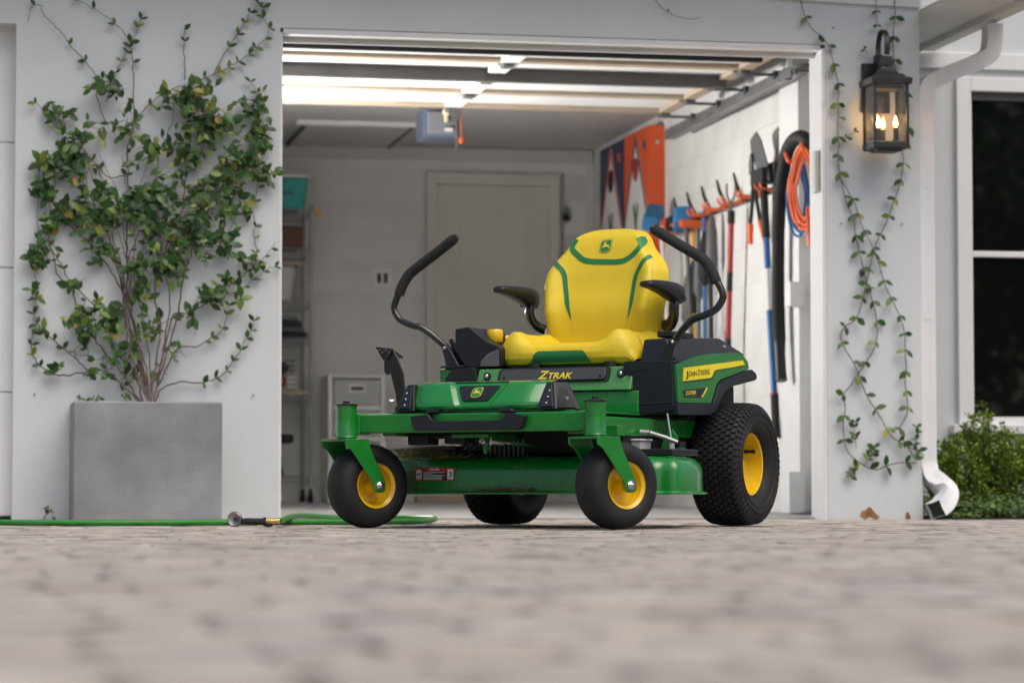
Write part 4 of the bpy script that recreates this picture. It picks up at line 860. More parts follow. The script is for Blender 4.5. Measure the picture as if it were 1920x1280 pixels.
main = [
 [(280,762,.2),(262,700,.09),(255,640),(240,560,.03),(238,480),(237,400,.03),(240,330),(238,280),(250,235),(250,150),(247,95),(235,65),(205,35),(170,15),(140,-4)],
 [(285,762,.2),(300,690,.09),(312,620,.05),(318,560,.05),(310,500,.05),(300,440,.05),(310,380,.04),(330,330,.03),(345,280,.03)],
 [(250,235),(275,200),(310,175),(350,158),(400,140),(440,120),(470,100),(495,75),(505,55),(495,35),(495,8)],
 [(400,140),(425,95),(455,50),(470,25),(492,4)],
 [(200,235),(182,185),(183,150),(168,125),(140,95),(115,62),(95,42),(80,25),(78,13),(65,10),(56,20),(53,40)],
 [(235,330),(200,330),(160,285),(130,255),(105,235),(80,205),(62,185)],
 [(262,755,.2),(203,699,.05),(169,695),(144,674),(94,633),(67,605),(64,592),(66,555),(67,527),(66,467)],
 [(169,695),(125,703),(97,699),(69,677),(59,652),(61,630),(66,611)],
 [(262,752,.2),(230,700,.05),(188,649),(162,611),(144,574),(134,542),(106,511),(103,483),(77,449),(70,411),(72,340),(75,290)],
 [(269,755,.2),(250,696,.06),(219,661),(194,592),(156,552),(131,527),(116,499),(94,461),(91,427),(95,380),(110,320)],
 [(290,757,.18),(305,727,.06),(344,716),(387,716),(419,699),(444,667),(462,633),(483,592)],
 [(292,735,.12),(331,655),(366,650),(403,630),(422,605),(430,567)],
 [(290,740,.14),(322,599,.04),(353,586),(391,567),(416,549),(444,524),(481,496),(500,477),(516,455)],
 [(416,549),(447,546),(487,514),(519,497)],
 [(410,460),(445,480),(465,495),(481,474),(476,442),(478,411),(470,395),(480,360),(487,310),(490,270),(485,230),(485,195),(480,170),(470,155)],
 [(347,150),(345,88),(347,47)], [(200,190),(215,147),(225,122),(250,72),(272,22)],
 [(296,720,.14),(330,600,.05),(345,520,.05),(370,440,.05),(400,380,.04),(430,330),(460,300),(482,262)],
 [(284,740,.16),(300,620,.06),(290,540,.05),(310,470,.05),(340,400,.04),(350,330,.04),(380,280,.03),(400,230),(405,185)],
 [(276,720,.14),(250,600,.06),(215,520,.03),(180,470),(150,440),(110,400),(85,350),(75,300)],
 [(262,640,.05),(230,540,.04),(200,430,.03),(170,370),(140,310),(125,270)],
 [(272,735,.15),(240,640,.06),(232,520,.05),(262,430,.05),(290,350,.04),(300,290,.03),(322,230),(330,175)]]
for k, p in enumerate(main):
    big = p[0][1] > 600
    pts = V.path(p, .0040 if big else .0024, .0011)
    if k in (0,2,3,4,5,6,7,9,10,11,12,13,14,15,16): V.pairs(pts[len(pts)//3 if big else 4:], .055 if k not in (0,4) else .10, .036, prob=.85 if k not in (0,4) else .5)
for _ in range(6):
    x = lr.uniform(-20,14); V.path([(282+x*.3,760,.2),(275+x*.7,690,.08),(262+x*1.4+lr.uniform(-12,12),610,.05),(250+x*1.2+lr.uniform(-14,14),530,.04),(245+x*2+lr.uniform(-14,14),450,.04),(240+x*3+lr.uniform(-14,14),370,.03),(236+x*5,290,.03)], .0034, .0010, wob=.004)
blobs = [(360,195,55,38,50),(400,250,65,45,62),(472,190,22,36,14),(488,250,20,42,22),(490,312,20,32,20),(455,300,38,38,26),(410,335,58,42,54),(335,290,48,42,42),(300,360,55,45,55),(380,400,55,38,46),(340,450,55,45,56),(290,425,48,45,42),(242,400,42,42,30),(190,410,48,38,38),(170,350,32,32,20),(130,300,33,38,34),(95,305,25,33,26),(75,362,16,33,18),(110,410,32,28,26),(85,440,22,38,12),(142,270,24,18,14),(105,215,23,22,12),(180,240,22,18,9),(205,165,38,18,15),(225,230,28,22,12),(270,280,32,32,20),(200,470,45,32,26),(270,500,40,36,26),(330,508,33,26,20),(410,460,36,26,22),(425,420,22,26,10),(170,602,42,36,36),(215,600,36,26,18),(140,540,22,22,6),(265,560,26,26,10),(285,612,36,26,15),(230,660,36,36,15),(190,690,28,15,10),(245,720,22,15,6),(70,490,12,33,16),(65,545,10,28,7),(425,540,32,22,20),(395,560,26,18,13),(365,602,22,22,8),(332,662,15,12,4),(465,492,18,12,6),(150,652,12,12,4),(95,692,14,10,4),(90,632,9,9,3),(300,688,15,18,3),(460,380,20,30,10),(310,200,30,25,16),(150,400,30,30,16)]
allp = []
for p in main: allp += [q[:2] for q in p]
for cx_, cy_, rx, ry, n in blobs:
    base = min(allp, key=lambda q: (q[0]-cx_)**2+(q[1]-cy_)**2)
    while n > 0:
        k = min(n, lr.randint(3,6)); n -= max(1,int(k*.70)); a = lr.uniform(0,6.28); rr = math.sqrt(lr.random())
        dep = lr.uniform(.01,.10) if 120 < cx_ < 460 else lr.uniform(.005,.05)
        V.twig(W(cx_+(base[0]-cx_)*.6+lr.uniform(-8,8), cy_+(base[1]-cy_)*.6+lr.uniform(-8,8),'y',YW-.02), W(cx_+1.32*rx*rr*math.cos(a), cy_+1.32*ry*rr*math.sin(a),'y',YW-dep), k, .041)
V.done()
for (px, n) in ((160,16),(200,9),(232,8)):
    pass
sd = Vine('planter_seedlings', (-.80,-.30,.462), label='small low green sprigs along the planter rim', cat='plant')
for px in list(range(146,190,4))+[226,231,236]:
    p = Vector((W(px,748,'y',-.33).x, -.32, .455)); sd.twig(p, p+Vector((lr.uniform(-.01,.01),-.005,lr.uniform(.045,.062))), 4, .016, .0008)
sd.done(60)
wd = Vine('wall_weed', (-.98,-.03,0), label='spindly weed growing at the foot of the pillar beside the planter', cat='plant')
for px in (80,88,95): 
    p = W(px,975,'y',-.04); p.z = .0; wd.twig(p, Vector((p.x+lr.uniform(-.01,.01),-.045,lr.uniform(.05,.085))), 6, .013, .0009)
wd.done(60)
# ---- thin vines on the lantern pillar
V1 = Vine('wall_vine', (2.62,-.02,.2), label='thin vine looping over the lantern pillar along the open garage edge', cat='vine', group='thin vines on the lantern pillar')
t1 = [(1500,-6),(1508,28),(1521,53),(1542,70),(1555,91),(1564,125),(1571,156),(1572,194),(1571,244),(1573,275),(1571,297),(1577,337),(1587,380),(1600,410),(1604,440),(1615,487),(1625,530),(1640,580),(1645,620),(1640,650),(1625,677),(1610,700),(1595,722),(1580,742),(1585,762),(1581,797),(1585,835),(1597,855),(1620,872),(1642,880),(1665,872),(1687,867),(1717,867)]
V1.pairs(V1.path(t1,.0018,.0026,wob=.001), .088, .046, prob=.9)
V1.pairs(V1.path([(1605,840),(1602,805),(1604,790)],.0016,.0008,wob=.001), .03, .034); V1.pairs(V1.path([(1573,275),(1590,256),(1606,244)],.0012,.0008,wob=.001), .05, .03)
V1.pairs(V1.path([(1612,868),(1602,880),(1590,892)],.0014,.0008), .02, .034); V1.pairs(V1.path([(1620,872),(1635,850),(1640,840)],.0014,.0008), .02, .036)
V1.done()
V3 = Vine('wall_vine', (2.80,-.02,.2), label='thin vine passing behind the lantern and winding down its pillar', cat='vine', group='thin vines on the lantern pillar')
t3 = [(1677,-6),(1678,31),(1675,62),(1675,97),(1678,125),(1681,141),(1690,160),(1695,175),(1703,203),(1702,244),(1695,272),(1691,281),(1694,306),(1686,350),(1675,380),(1665,410),(1645,452),(1635,485),(1627,520),(1620,550),(1607,595),(1585,612),(1576,630),(1585,655),(1602,683),(1615,717),(1630,750),(1647,775),(1670,815),(1692,831),(1720,845),(1732,853)]
V3.pairs(V3.path(t3,.0018,.0026,off=.016,wob=.001), .085, .046, prob=.9); V3.done()
V4 = Vine('wall_vine', (2.84,-.02,.2), label='thin vine hanging straightest of those on the lantern pillar toward the downspout', cat='vine', group='thin vines on the lantern pillar')
t4 = [(1577,337),(1602,380),(1617,425),(1637,465),(1650,502),(1662,540),(1687,592),(1696,625),(1697,655),(1699,690),(1697,717),(1701,747),(1700,777),(1687,802),(1690,815),(1700,835),(1717,860)]
V4.pairs(V4.path(t4,.0018,.0026,off=.020,wob=.001), .085, .046, prob=.9); V4.pairs(V4.path([(1700,835),(1718,828),(1721,797)],.0015,.0009), .03, .036); V4.done()
V5 = Vine('vine_sprig', (2.64,-.02,2.2), label='short vine sprig hanging above the lantern hook', cat='vine')
V5.pairs(V5.path([(1642,-6),(1643,20),(1644,50)],.0016,.001,wob=.001), .06, .032); V5.pairs(V5.path([(1628,99),(1621,94)],.001,.001,wob=0), .01, .022); V5.done()
V6 = Vine('vine_sprig', (1.65,-.02,2.3), label='bare vine twig hanging over the middle of the lintel', cat='vine')
V6.pairs(V6.path([(1225,-5),(1240,14),(1262,28),(1290,36),(1316,33)],.0018,.001,wob=.002), .09, .020, prob=.5); V6.done()

# ================================================================== WALL LANTERN
LN = empty('wall_lantern', (2.70,0,1.64), label='dark metal wall lantern with lit candle bulbs on the right pillar', cat='lantern')
def lp(b, name, mt, parent=None, **k):
    b.v = [(x-2.70,y,z-1.64) for x, y, z in b.v]; return b.build(name, T[mt], parent or LN, **k)
b = MB(); b.box(2.635,2.765,-.022,-.001,1.83,2.055); lp(b,'back_plate','iron',bevel=.004)
LX0, LX1, LY0, LY1 = 2.618, 2.782, -.235, -.075
def sq(i, z): return [(LX0+i,LY0+i,z),(LX1-i,LY0+i,z),(LX1-i,LY1-i,z),(LX0+i,LY1-i,z)]
b = MB(); b.rings([sq(-.012,1.935),sq(-.014,1.962),sq(.0,1.966),sq(.018,1.974),sq(.036,1.988),sq(.050,2.006),sq(.058,2.022),sq(.062,2.024)]); lp(b,'lantern_roof','iron',bevel=.002)
b = MB(); b.rings([sq(.006,1.645),sq(-.002,1.650),sq(-.002,1.675),sq(.004,1.678)]); b.rings([sq(.03,1.636),sq(.02,1.645)]); lp(b,'lantern_base','iron',bevel=.002)
fr_ = MB()
for x in (LX0,LX1-.012):
    for y in (LY0,LY1-.012): fr_.box(x,x+.012,y,y+.012,1.676,1.936)
fr_ = lp(fr_,'corner_bars','iron',bevel=.001)
b = MB(); b.box(2.694,2.700,-.082,-.078,1.678,1.935); b.box(2.640,2.760,-.21,-.10,1.915,1.934); lp(b,'rear_bar','iron')
for q in ((LX0+.012,LX1-.012,LY0+.004,LY0+.006,1.678,1.935),(LX0+.012,LX1-.012,LY1-.006,LY1-.004,1.678,1.935),(LX0+.004,LX0+.006,LY0+.012,LY1-.012,1.678,1.935),(LX1-.006,LX1-.004,LY0+.012,LY1-.012,1.678,1.935)):
    b = MB(); b.box(*q); lp(b,'glass_pane','lglass')
cc = Vector((2.70,-.118,2.112)); b = MB(); b.ribbon([cc+Vector((0,.078*math.cos(a)*.82,.078*math.sin(a))) for a in [R(-150)-R(360)*0+R(-i*300/36) +R(0) for i in range(0,37)]], .024, .007, (1,0,0)); lp(b,'hanging_ring','iron',bevel=.001)
b = MB(); b.box(2.686,2.714,-.075,-.022,1.985,2.09); b.box(2.672,2.728,-.17,-.135,2.024,2.068); b.cyl((2.70,-.155,2.02),(2.70,-.155,2.03),.03); lp(b,'hanger_arm','iron',bevel=.003)
for k, (x, y) in enumerate(((2.735,-.185),(2.665,-.155),(2.70,-.115))):
    b = MB(); b.cyl((x,y,1.685),(x,y,1.745),.0105,n=14); b.cyl((x,y,1.678),(x,y,1.690),.014,n=14); sl_ = lp(b,'candle_sleeve','sleeve')
    b = MB(); b.lathe([(.005,0),(.009,.010),(.010,.018),(.0065,.032),(.0025,.046),(.0006,.052)],(x,y,1.746),(0,0,1),14,(True,True)); lp(b,'bulb','bulb',sl_)
pl_ = bpy.data.lights.new('lantern_glow','POINT'); pl_.energy = .8; pl_.color = (1,.60,.26); pl_.shadow_soft_size = .02
po = bpy.data.objects.new('lantern_glow', pl_); col.objects.link(po); po.parent = LN; po.location = (0,-.15,.165)
b = MB(); b.box(2.464-.038,2.464-.0155,.03,.075,1.47,1.66); kp = b.build('wall_keypad', T['clear'], None, bevel=.005)
tag(kp, 'small beige sensor box fixed to the right jamb of the open garage', 'sensor box'); kp.data.materials[0] = mat('beige_plastic', (.50,.51,.46), .5)

# ================================================================== SHRUBS, GROUND COVER, DEAD LEAF
def shrub(name, base, rx, rz, n_sh, seed, **k):
    r_ = random.Random(seed); root = empty(name, base, **k); st = MB(); lf = MB(); rn = []; me = leaf_mesh('shrub_leaf', 1, .55, .1, 'shrub')
    for i in range(n_sh):
        a = r_.uniform(0,6.28); rr = math.sqrt(r_.random()); tip = Vector((rx*rr*math.cos(a), rx*.7*rr*math.sin(a), rz*(1-.45*rr*rr)*r_.uniform(.72,1.12)))
        b0 = Vector((tip.x*.15,tip.y*.15,0)); mid = b0.lerp(tip,.55)+Vector((tip.x*.15,tip.y*.15,-.02)); pts = smooth_path([b0,mid,tip],8); st.tube(pts, [.004*(1-i_/len(pts))+.0012 for i_ in range(len(pts))], 5)
        for j in range(120):
            t = 1-r_.random()**1.3*.72; p = pts[min(len(pts)-1,int(t*(len(pts)-1)))]; dv = Vector((r_.uniform(-1,1),r_.uniform(-1,1),r_.uniform(-.1,1.2))).normalized()
            nr = Vector((r_.uniform(-.8,.8),r_.uniform(-.8,.8),1)).normalized(); x = dv.cross(nr); x = x.normalized() if x.length > .01 else Vector((1,0,0)); z = x.cross(dv); s_ = r_.uniform(.015,.024); q = p+Vector((r_.gauss(0,.012),r_.gauss(0,.012),r_.gauss(0,.01)))
            M_ = Matrix(((x.x*s_,dv.x*s_,z.x*s_,q.x),(x.y*s_,dv.y*s_,z.y*s_,q.y),(x.z*s_,dv.z*s_,z.z*s_,q.z),(0,0,0,1)))
            lf.add([M_ @ v.co for v in me.vertices], [tuple(p_.vertices) for p_ in me.polygons]); rn += [min(.999,r_.random()*.75+.25*t*r_.random())]*len(me.polygons)
    st.build('stems', T['stem'], root, recalc=False); o = lf.build('foliage', T['shrub'], root, ang=None, recalc=False); o['kind'] = 'stuff'; o.data.attributes.new('rnd','FLOAT','FACE').data.foreach_set('value', rn)
    return root
shrub('boxwood_shrub', (3.20,.42,-.04), .19, .44, 46, 1, label='low dense boxwood shrub growing right beside the downspout', cat='shrub', group='shrubs under the window')
shrub('boxwood_shrub', (3.42,.50,-.04), .23, .53, 66, 2, label='bright boxwood shrub with tall shoots below the window', cat='shrub', group='shrubs under the window')
shrub('boxwood_shrub', (3.74,.52,-.04), .23, .52, 66, 3, label='boxwood shrub farthest from the downspout along the wing wall', cat='shrub', group='shrubs under the window')
gc = MB(); grn = []; r_ = random.Random(5); gme = leaf_mesh('cover_leaf', 1, .7, .1, 'cover')
for k in range(8000):
    x = r_.uniform(2.98,4.6); y = r_.uniform(-.22,.5); hmax = .055+.065*min(1,max(0,(y+.2)/.45))*(.7+.6*noise.noise((x*5,y*5,0)))
    if x < 3.12 and y < .12: hmax *= .35
    z = hmax*math.sqrt(r_.random()); a = r_.uniform(0,6.28); dv = Vector((math.cos(a),math.sin(a),r_.uniform(-.3,.6))).normalized(); nr = Vector((r_.uniform(-.6,.6),r_.uniform(-.9,.3),1)).normalized(); xx = dv.cross(nr).normalized(); zz = xx.cross(dv); s_ = r_.uniform(.016,.030)
    M_ = Matrix(((xx.x*s_,dv.x*s_,zz.x*s_,x),(xx.y*s_,dv.y*s_,zz.y*s_,y),(xx.z*s_,dv.z*s_,zz.z*s_,z),(0,0,0,1)))
    gc.add([M_ @ v.co for v in gme.vertices], [tuple(p_.vertices) for p_ in gme.polygons]); grn += [r_.random()]*len(gme.polygons)
o = gc.build('ground_cover', T['cover'], None, ang=None, recalc=False); tag(o, 'low green ground cover in the bed beside the downspout', 'ground cover', kind='stuff'); o.data.attributes.new('rnd','FLOAT','FACE').data.foreach_set('value', grn)
b = MB(); b.box(2.92,5.2,.142,1.0,-.055,.012); b.box(2.99,5.2,-.24,.142,-.012,.004); tag(b.build('planting_bed', T['soil']), kind='structure')
p = W(1630,966,'y',-.12); b = MB(); b.grid(lambda u, v: Vector((p.x-.045+.09*u, -.12+.02*math.sin(u*5), .004+.045*v*math.sin(math.pi*min(1,u*1.05))**.7+.006*math.sin(u*14))), 12, 5); tag(b.build('fallen_leaf', T['deadleaf'], None, recalc=False), 'curled brown dead leaf lying at the foot of the lantern pillar', 'leaf')
p = W(1702,966,'y',-.3); b = MB(); b.grid(lambda u, v: Vector((p.x-.012+.024*u, -.3+.01*math.sin(u*5), .002+.032*v*math.sin(math.pi*u)**.7)), 8, 4); tag(b.build('fallen_leaf', T['deadleaf'], None, recalc=False), 'small dark leaf beside the downspout outlet', 'leaf')

# ================================================================== GARDEN HOSE AND NOZZLE
hz = .0115
def gpt(px, py, z=hz): return W(px,py,'z',z)
HS = empty('garden_hose', gpt(250,983), label='bright green garden hose lying across the pavers behind the mower wheel', cat='hose')
off_ = Vector(HS.location)
def zline(pix, Z):                                     # points at a chosen depth on the ground, by picture column
    out_ = []
    for (px, zz, h_) in pix:
        d = ray(px, 925); t = zz/d.dot(FW); q = CAM + d*t; out_.append(Vector((q.x,q.y,h_)))
    return out_
feed = zline([(-120,10.6,hz),(0,10.15,hz),(150,10.0,hz),(300,10.05,hz),(430,10.2,hz),(560,10.3,hz),(640,10.35,hz),(720,10.45,hz),(790,10.6,hz),(815,10.85,.018),(800,11.25,.02),(730,11.45,.018),(640,11.2,.02),(560,10.6,.032),(524,9.62,.022)],0)
pts = smooth_path(feed, 14); n = len(pts); rad = []
b = MB(); b.tube([p-off_ for p in pts], .0105, 12); hs = b.build('hose', T['hose'], HS, ang=60)
b = MB()
for i in range(0, n-1):
    for k in range(4):
        p = pts[i].lerp(pts[i+1], k/4); t = (pts[i+1]-pts[i]).normalized()
        if i < n*.55: b.lathe([(.0100,-.0022),(.0112,-.0010),(.0112,.0010),(.0100,.0022)], p-off_, t, 10)
b.build('hose_ribs', T['hose'], hs, ang=60)['kind'] = 'stuff'
nzp = zline([(524,9.62,.020),(432,9.62,.022)],0); A, B_ = nzp; dv = (B_-A).normalized()
NZ = empty('hose_nozzle', (A.x,A.y,0), label='black and chrome spray nozzle with brass fitting at the hose end', cat='hose nozzle')
def nzb(b, name, mt, **k): b.v = [(x-A.x,y-A.y,z) for x, y, z in b.v]; return b.build(name, T[mt], NZ, **k)
b = MB(); b.lathe([(.0125,-.002),(.0125,.010),(.011,.012),(.011,.030),(.013,.031),(.013,.038),(.010,.040),(.010,.048)], A, dv, 12, (True,True)); nzb(b,'brass_coupling','brass',ang=30)
b = MB(); b.lathe([(.010,.044),(.0145,.046),(.0145,.054),(.011,.056),(.0105,.085),(.011,.11),(.009,.128)], A, dv, 18, (True,True)); nzb(b,'grip','foam',ang=40)
sdv = dv.cross(Vector((0,0,1))).normalized()
if sdv.dot(CAM-A) < 0: sdv = -sdv
hd_ = A+dv*.147+Vector((0,0,.006)); b = MB(); b.lathe([(.010,-.03),(.014,-.02),(.017,-.005),(.0235,.006),(.0245,.013),(.022,.016),(.016,.012),(.006,.010)], hd_, (sdv+dv*.25), 24, (True,True)); nzb(b,'spray_head','dsteel',ang=40)
b = MB(); b.lathe([(.0238,.005),(.0258,.007),(.0258,.0125),(.0240,.014)], hd_, (sdv+dv*.25), 24); b.cyl(hd_+sdv*.008, hd_+sdv*.022, .0065); nzb(b,'head_ring','gloss',ang=40)
b = MB(); b.tube([A+dv*.03+Vector((0,0,-.010)), A+dv*.035+Vector((0,0,-.016)), A+dv*.05+Vector((0,0,-.013))],.0045,8); b.sphere(A+dv*.028+Vector((0,0,-.012)),.006,8); nzb(b,'valve_lever','gloss')

# ================================================================== TREES ACROSS THE DRIVEWAY (assumed and out of view, added to give the window dark reflections)
def assumed_tree(name, base, h, rad, seed, **k):
    r_ = random.Random(seed); root = empty(name, base, **k); st = MB(); st.tube([(0,0,0),(.05,.02,h*.3),(0,.05,h*.55),(.05,0,h*.85)], [.16,.13,.10,.04], 10)
    for i in range(7): a = i*.9; z = h*(.35+.06*i); st.tube([(0,.03,z),(rad*.4*math.cos(a),rad*.4*math.sin(a),z+.4),(rad*.75*math.cos(a),rad*.75*math.sin(a),z+.9)], [.06,.04,.015], 6)
    st.build('trunk', T['stem'], root); lf = MB(); rn = []
    cl_ = [(Vector((rad*.7*r_.uniform(-1,1),rad*.7*r_.uniform(-1,1),h*r_.uniform(.28,.95))), rad*r_.uniform(.25,.5)) for _ in range(26)]
    for i in range(5200):
        c, rr = r_.choice(cl_); v = Vector((r_.gauss(0,1),r_.gauss(0,1),r_.gauss(0,1))).normalized()*rr*r_.uniform(.55,1); p = c+v; a = Vector((r_.uniform(-1,1),r_.uniform(-1,1),r_.uniform(-1,.5))).normalized(); e = a.orthogonal().normalized(); s_ = r_.uniform(.08,.16)
        lf.add([p-e*s_*.4, p+a*s_, p+e*s_*.4, p-a*s_*.6], [(0,1,2,3)]); rn.append(r_.random()*.8)
    o = lf.build('crown', T['leaf'], root, ang=None, recalc=False); o['kind'] = 'stuff'; o.data.attributes.new('rnd','FLOAT','FACE').data.foreach_set('value', rn)
for i, (x, y, h_, rd, lab) in enumerate(((8.6,-13.5,4.2,1.7,'assumed short rounded garden tree across the driveway, nearest the window wing'),(11.4,-16.5,6.5,2.6,'assumed tall garden tree across the driveway, between two others'),(14.8,-15.0,6.0,2.6,'assumed broad garden tree farthest along the driveway edge'))):
    assumed_tree('assumed_tree', (x,y,-.06), h_, rd, 30+i, label=lab, cat='tree', group='assumed trees across the driveway')

# ================================================================== GARAGE CONTENTS
FZ = lambda y: .006+.054*(y-.14)/5.96                    # floor height at depth y
def obj(name, label, cat, loc, group=None): return empty(name, loc, label=label, cat=cat, group=group)
def add(root, name, mt, fn, bevel=0, parent=None, ang=35, seg=2):
    b = MB(); fn(b); L_ = root.location; b.v = [(x-L_.x,y-L_.y,z-L_.z) for x, y, z in b.v]; return b.build(name, T[mt], parent or root, bevel=bevel, ang=ang, seg=seg)
# wire shelving rack
RY0, RY1, RX0, RX1 = 5.56, 5.98, -.10, .815
RK = obj('wire_rack', 'chrome wire shelving rack on casters against the back garage wall', 'shelf rack', (.36,5.77,.055))
shz = [W(560,py,'y',RY0).z for py in (393,466,566,634,741,893)]
for x in (RX0,RX1):
    for y in (RY0,RY1): add(RK,'post','dsteel',lambda b: b.cyl((x,y,.15),(x,y,shz[0]+.03),.0125,n=12))
for z in shz:
    def sh_(b):
        for y in (RY0,RY1): b.tube([(RX0,y,z),(RX1,y,z)],.004,6); b.tube([(RX0,y,z-.03),(RX1,y,z-.03)],.004,6)
        for x in (RX0,RX1): b.tube([(x,RY0,z),(x,RY1,z)],.004,6); b.tube([(x,RY0,z-.03),(x,RY1,z-.03)],.004,6)
        for k in range(16): x = RX0+(RX1-RX0)*k/15; b.tube([(x,RY0,z+.004),(x,RY1,z+.004)],.0022,4)
        for k in range(24): x = RX0+(RX1-RX0)*k/24; b.tube([(x,RY0-.002,z),(x+.019,RY0-.002,z-.03),(x+.038,RY0-.002,z)],.002,4)
    add(RK,'wire_shelf','dsteel',sh_)
for x in (RX0,RX1):
    for y in (RY0,RY1):
        cw = add(RK,'caster','chassis',lambda b: b.cyl((x-.014,y,FZ(y)+.048),(x+.014,y,FZ(y)+.048),.047,n=20)); add(RK,'caster_yoke','steel',lambda b: (b.box(x-.022,x-.017,y-.02,y+.02,.10,.152), b.box(x+.017,x+.022,y-.02,y+.02,.10,.152), b.box(x-.022,x+.022,y-.025,y+.025,.150,.156)), parent=cw)
def binbox(name, label, cat, x0, x1, y0, y1, z0, z1, mt, lid=None, taper=.02, group=None):
    r = obj(name, label, cat, ((x0+x1)/2,(y0+y1)/2,z0), group)
    add(r,'tub',mt,lambda b: b.hexa([(x0+taper,y0+taper,z0),(x1-taper,y0+taper,z0),(x1-taper,y1-taper,z0),(x0+taper,y1-taper,z0)],[(x0,y0,z1),(x1,y0,z1),(x1,y1,z1),(x0,y1,z1)]),bevel=.012)
    if lid: add(r,'lid',lid,lambda b: b.box(x0-.012,x1+.012,y0-.012,y1+.012,z1+.0005,z1+.022),bevel=.006)
    return r
g_ = .0075
tb = binbox('storage_bin', 'teal plastic storage bin with pale lid on top of the wire rack', 'storage bin', .18,.80,5.58,5.94,shz[0]+g_,shz[0]+.205,'teal','white',.025)
add(tb,'printed_text','navy',lambda b: [b.box(.47+.05*i,.50+.05*i+.012*(i%2),5.588,5.5895,shz[0]+zz,shz[0]+zz+.014) for zz in (.10,.14) for i in range(5)])
binbox('wicker_basket','brown wicker basket on the second shelf of the rack','basket',.22,.77,5.58,5.93,shz[1]+g_,shz[1]+.145,'brown',None,.01)
tr_ = binbox('storage_bin','translucent grey bin with wooden tray on the third rack shelf','storage bin',.20,.72,5.58,5.93,shz[2]+g_,shz[2]+.23,'clear',None,.03)
add(tr_,'wooden_tray','wood',lambda b: b.box(.19,.76,5.57,5.94,shz[2]+.232,shz[2]+.255),bevel=.004)
fo_ = obj('folded_covers','stack of folded dark covers on the fourth rack shelf','covers',(.5,5.75,shz[3]+g_))
for k in range(4): add(fo_,'cover',('chassis','dgrey','black','dgrey')[k],lambda b: b.box(.20-.01*k,.80-.018*k,5.59,5.93,shz[3]+g_+.034*k+.0004,shz[3]+g_+.034*k+.033),bevel=.014,seg=3)
bk_ = obj('wire_basket','dark wire basket of orange and white gear on the fifth rack shelf','basket',(.55,5.75,shz[4]+.035))
add(bk_,'basket','dgrey',lambda b: [b.tube([(.30,5.6,shz[4]+.04+.03*k),(.72,5.6,shz[4]+.04+.03*k),(.72,5.9,shz[4]+.04+.03*k)],.004,5) for k in range(7)])
add(bk_,'orange_cloth','orangep',lambda b: b.sphere((.60,5.74,shz[4]+.095),(.09,.1,.05),14)); add(bk_,'white_bottle','white',lambda b: b.cyl((.70,5.66,shz[4]+.04),(.70,5.66,shz[4]+.13),.03)); add(bk_,'dark_bundle','chassis',lambda b: b.sphere((.58,5.72,shz[4]+.18),(.12,.1,.055),14))
bd_ = obj('wooden_board','flat pale wooden board on the fifth rack shelf','board',(.5,5.75,shz[4]+.006)); add(bd_,'board','wood',lambda b: b.box(.20,.79,5.58,5.93,shz[4]+.007,shz[4]+.032),bevel=.003)
ts_ = obj('tool_stand','black tool with a yellow body on the lowest rack shelf','power tool',(.60,5.7,shz[5]+.006))
add(ts_,'tool_head','chassis',lambda b: b.box(.50,.72,5.62,5.80,shz[5]+.21,shz[5]+.27),bevel=.02); add(ts_,'body','tag_y',lambda b: b.cyl((.565,5.7,shz[5]+.006),(.565,5.7,shz[5]+.20),.035,.03)); add(ts_,'stand_leg','dgrey',lambda b: b.tube([(.62,5.7,shz[5]+.21),(.63,5.7,shz[5]+.1),(.66,5.7,shz[5]+.007)],.008,8))
yt = obj('yellow_strap','yellow strap hanging off the top corner of the wire rack','strap',(.83,5.57,shz[0]-.02)); add(yt,'strap','tag_y',lambda b: b.tube([(.829,5.56,shz[0]-.0),(.86,5.545,shz[0]-.01),(.875,5.545,shz[0]-.03),(.85,5.55,shz[0]-.045)],[(.004,.012)]*4,8))
# drawer tower
DU = obj('drawer_unit','white plastic drawer tower with frosted drawers by the rack','drawer unit',(1.10,5.78,.056))
DX0, DX1, DY0, DY1 = .935, 1.30, 5.62, 6.0; DT = .865; fz = FZ(5.7)
add(DU,'carcass','white',lambda b: (b.box(DX0,DX0+.03,DY0,DY1,fz,DT), b.box(DX1-.03,DX1,DY0,DY1,fz,DT), b.box(DX0+.03,DX1-.03,DY0,DY1,DT-.02,DT), b.box(DX0+.03,DX1-.03,DY1-.02,DY1,fz,DT-.02)),bevel=.006)
for k in range(4):
    z1 = DT-.03-k*.198; z0 = z1-.165
    dw = add(DU,'drawer','clear',lambda b: b.box(DX0+.034,DX1-.034,DY0-.008,DY1-.03,z0,z1),bevel=.008)
    add(DU,'drawer_rail','white',lambda b: b.box(DX0+.031,DX1-.031,DY0-.004,DY1-.03,z0-.028,z0-.001),bevel=.004)
    add(DU,'handle_surround','white',lambda b: b.box((DX0+DX1)/2-.055,(DX0+DX1)/2+.055,DY0-.016,DY0-.0085,z1-.085,z1-.03),bevel=.012,parent=dw); add(DU,'handle_slot','chassis',lambda b: b.box((DX0+DX1)/2-.042,(DX0+DX1)/2+.042,DY0-.0185,DY0-.0165,z1-.068,z1-.046),bevel=.0005,parent=dw)
p = W(717,521,'y',6.04); sw = obj('wall_switch','white wall plate with two dark toggles on the back garage wall','light switch',(p.x,6.048,p.z))
add(sw,'plate','white',lambda b: b.box(p.x-.06,p.x+.06,6.042,6.0485,p.z-.058,p.z+.058),bevel=.002)
for s in (-1,1): add(sw,'toggle','chassis',lambda b: b.box(p.x+s*.022-.012,p.x+s*.022+.012,6.034,6.0415,p.z-.032,p.z+.032),bevel=.004)
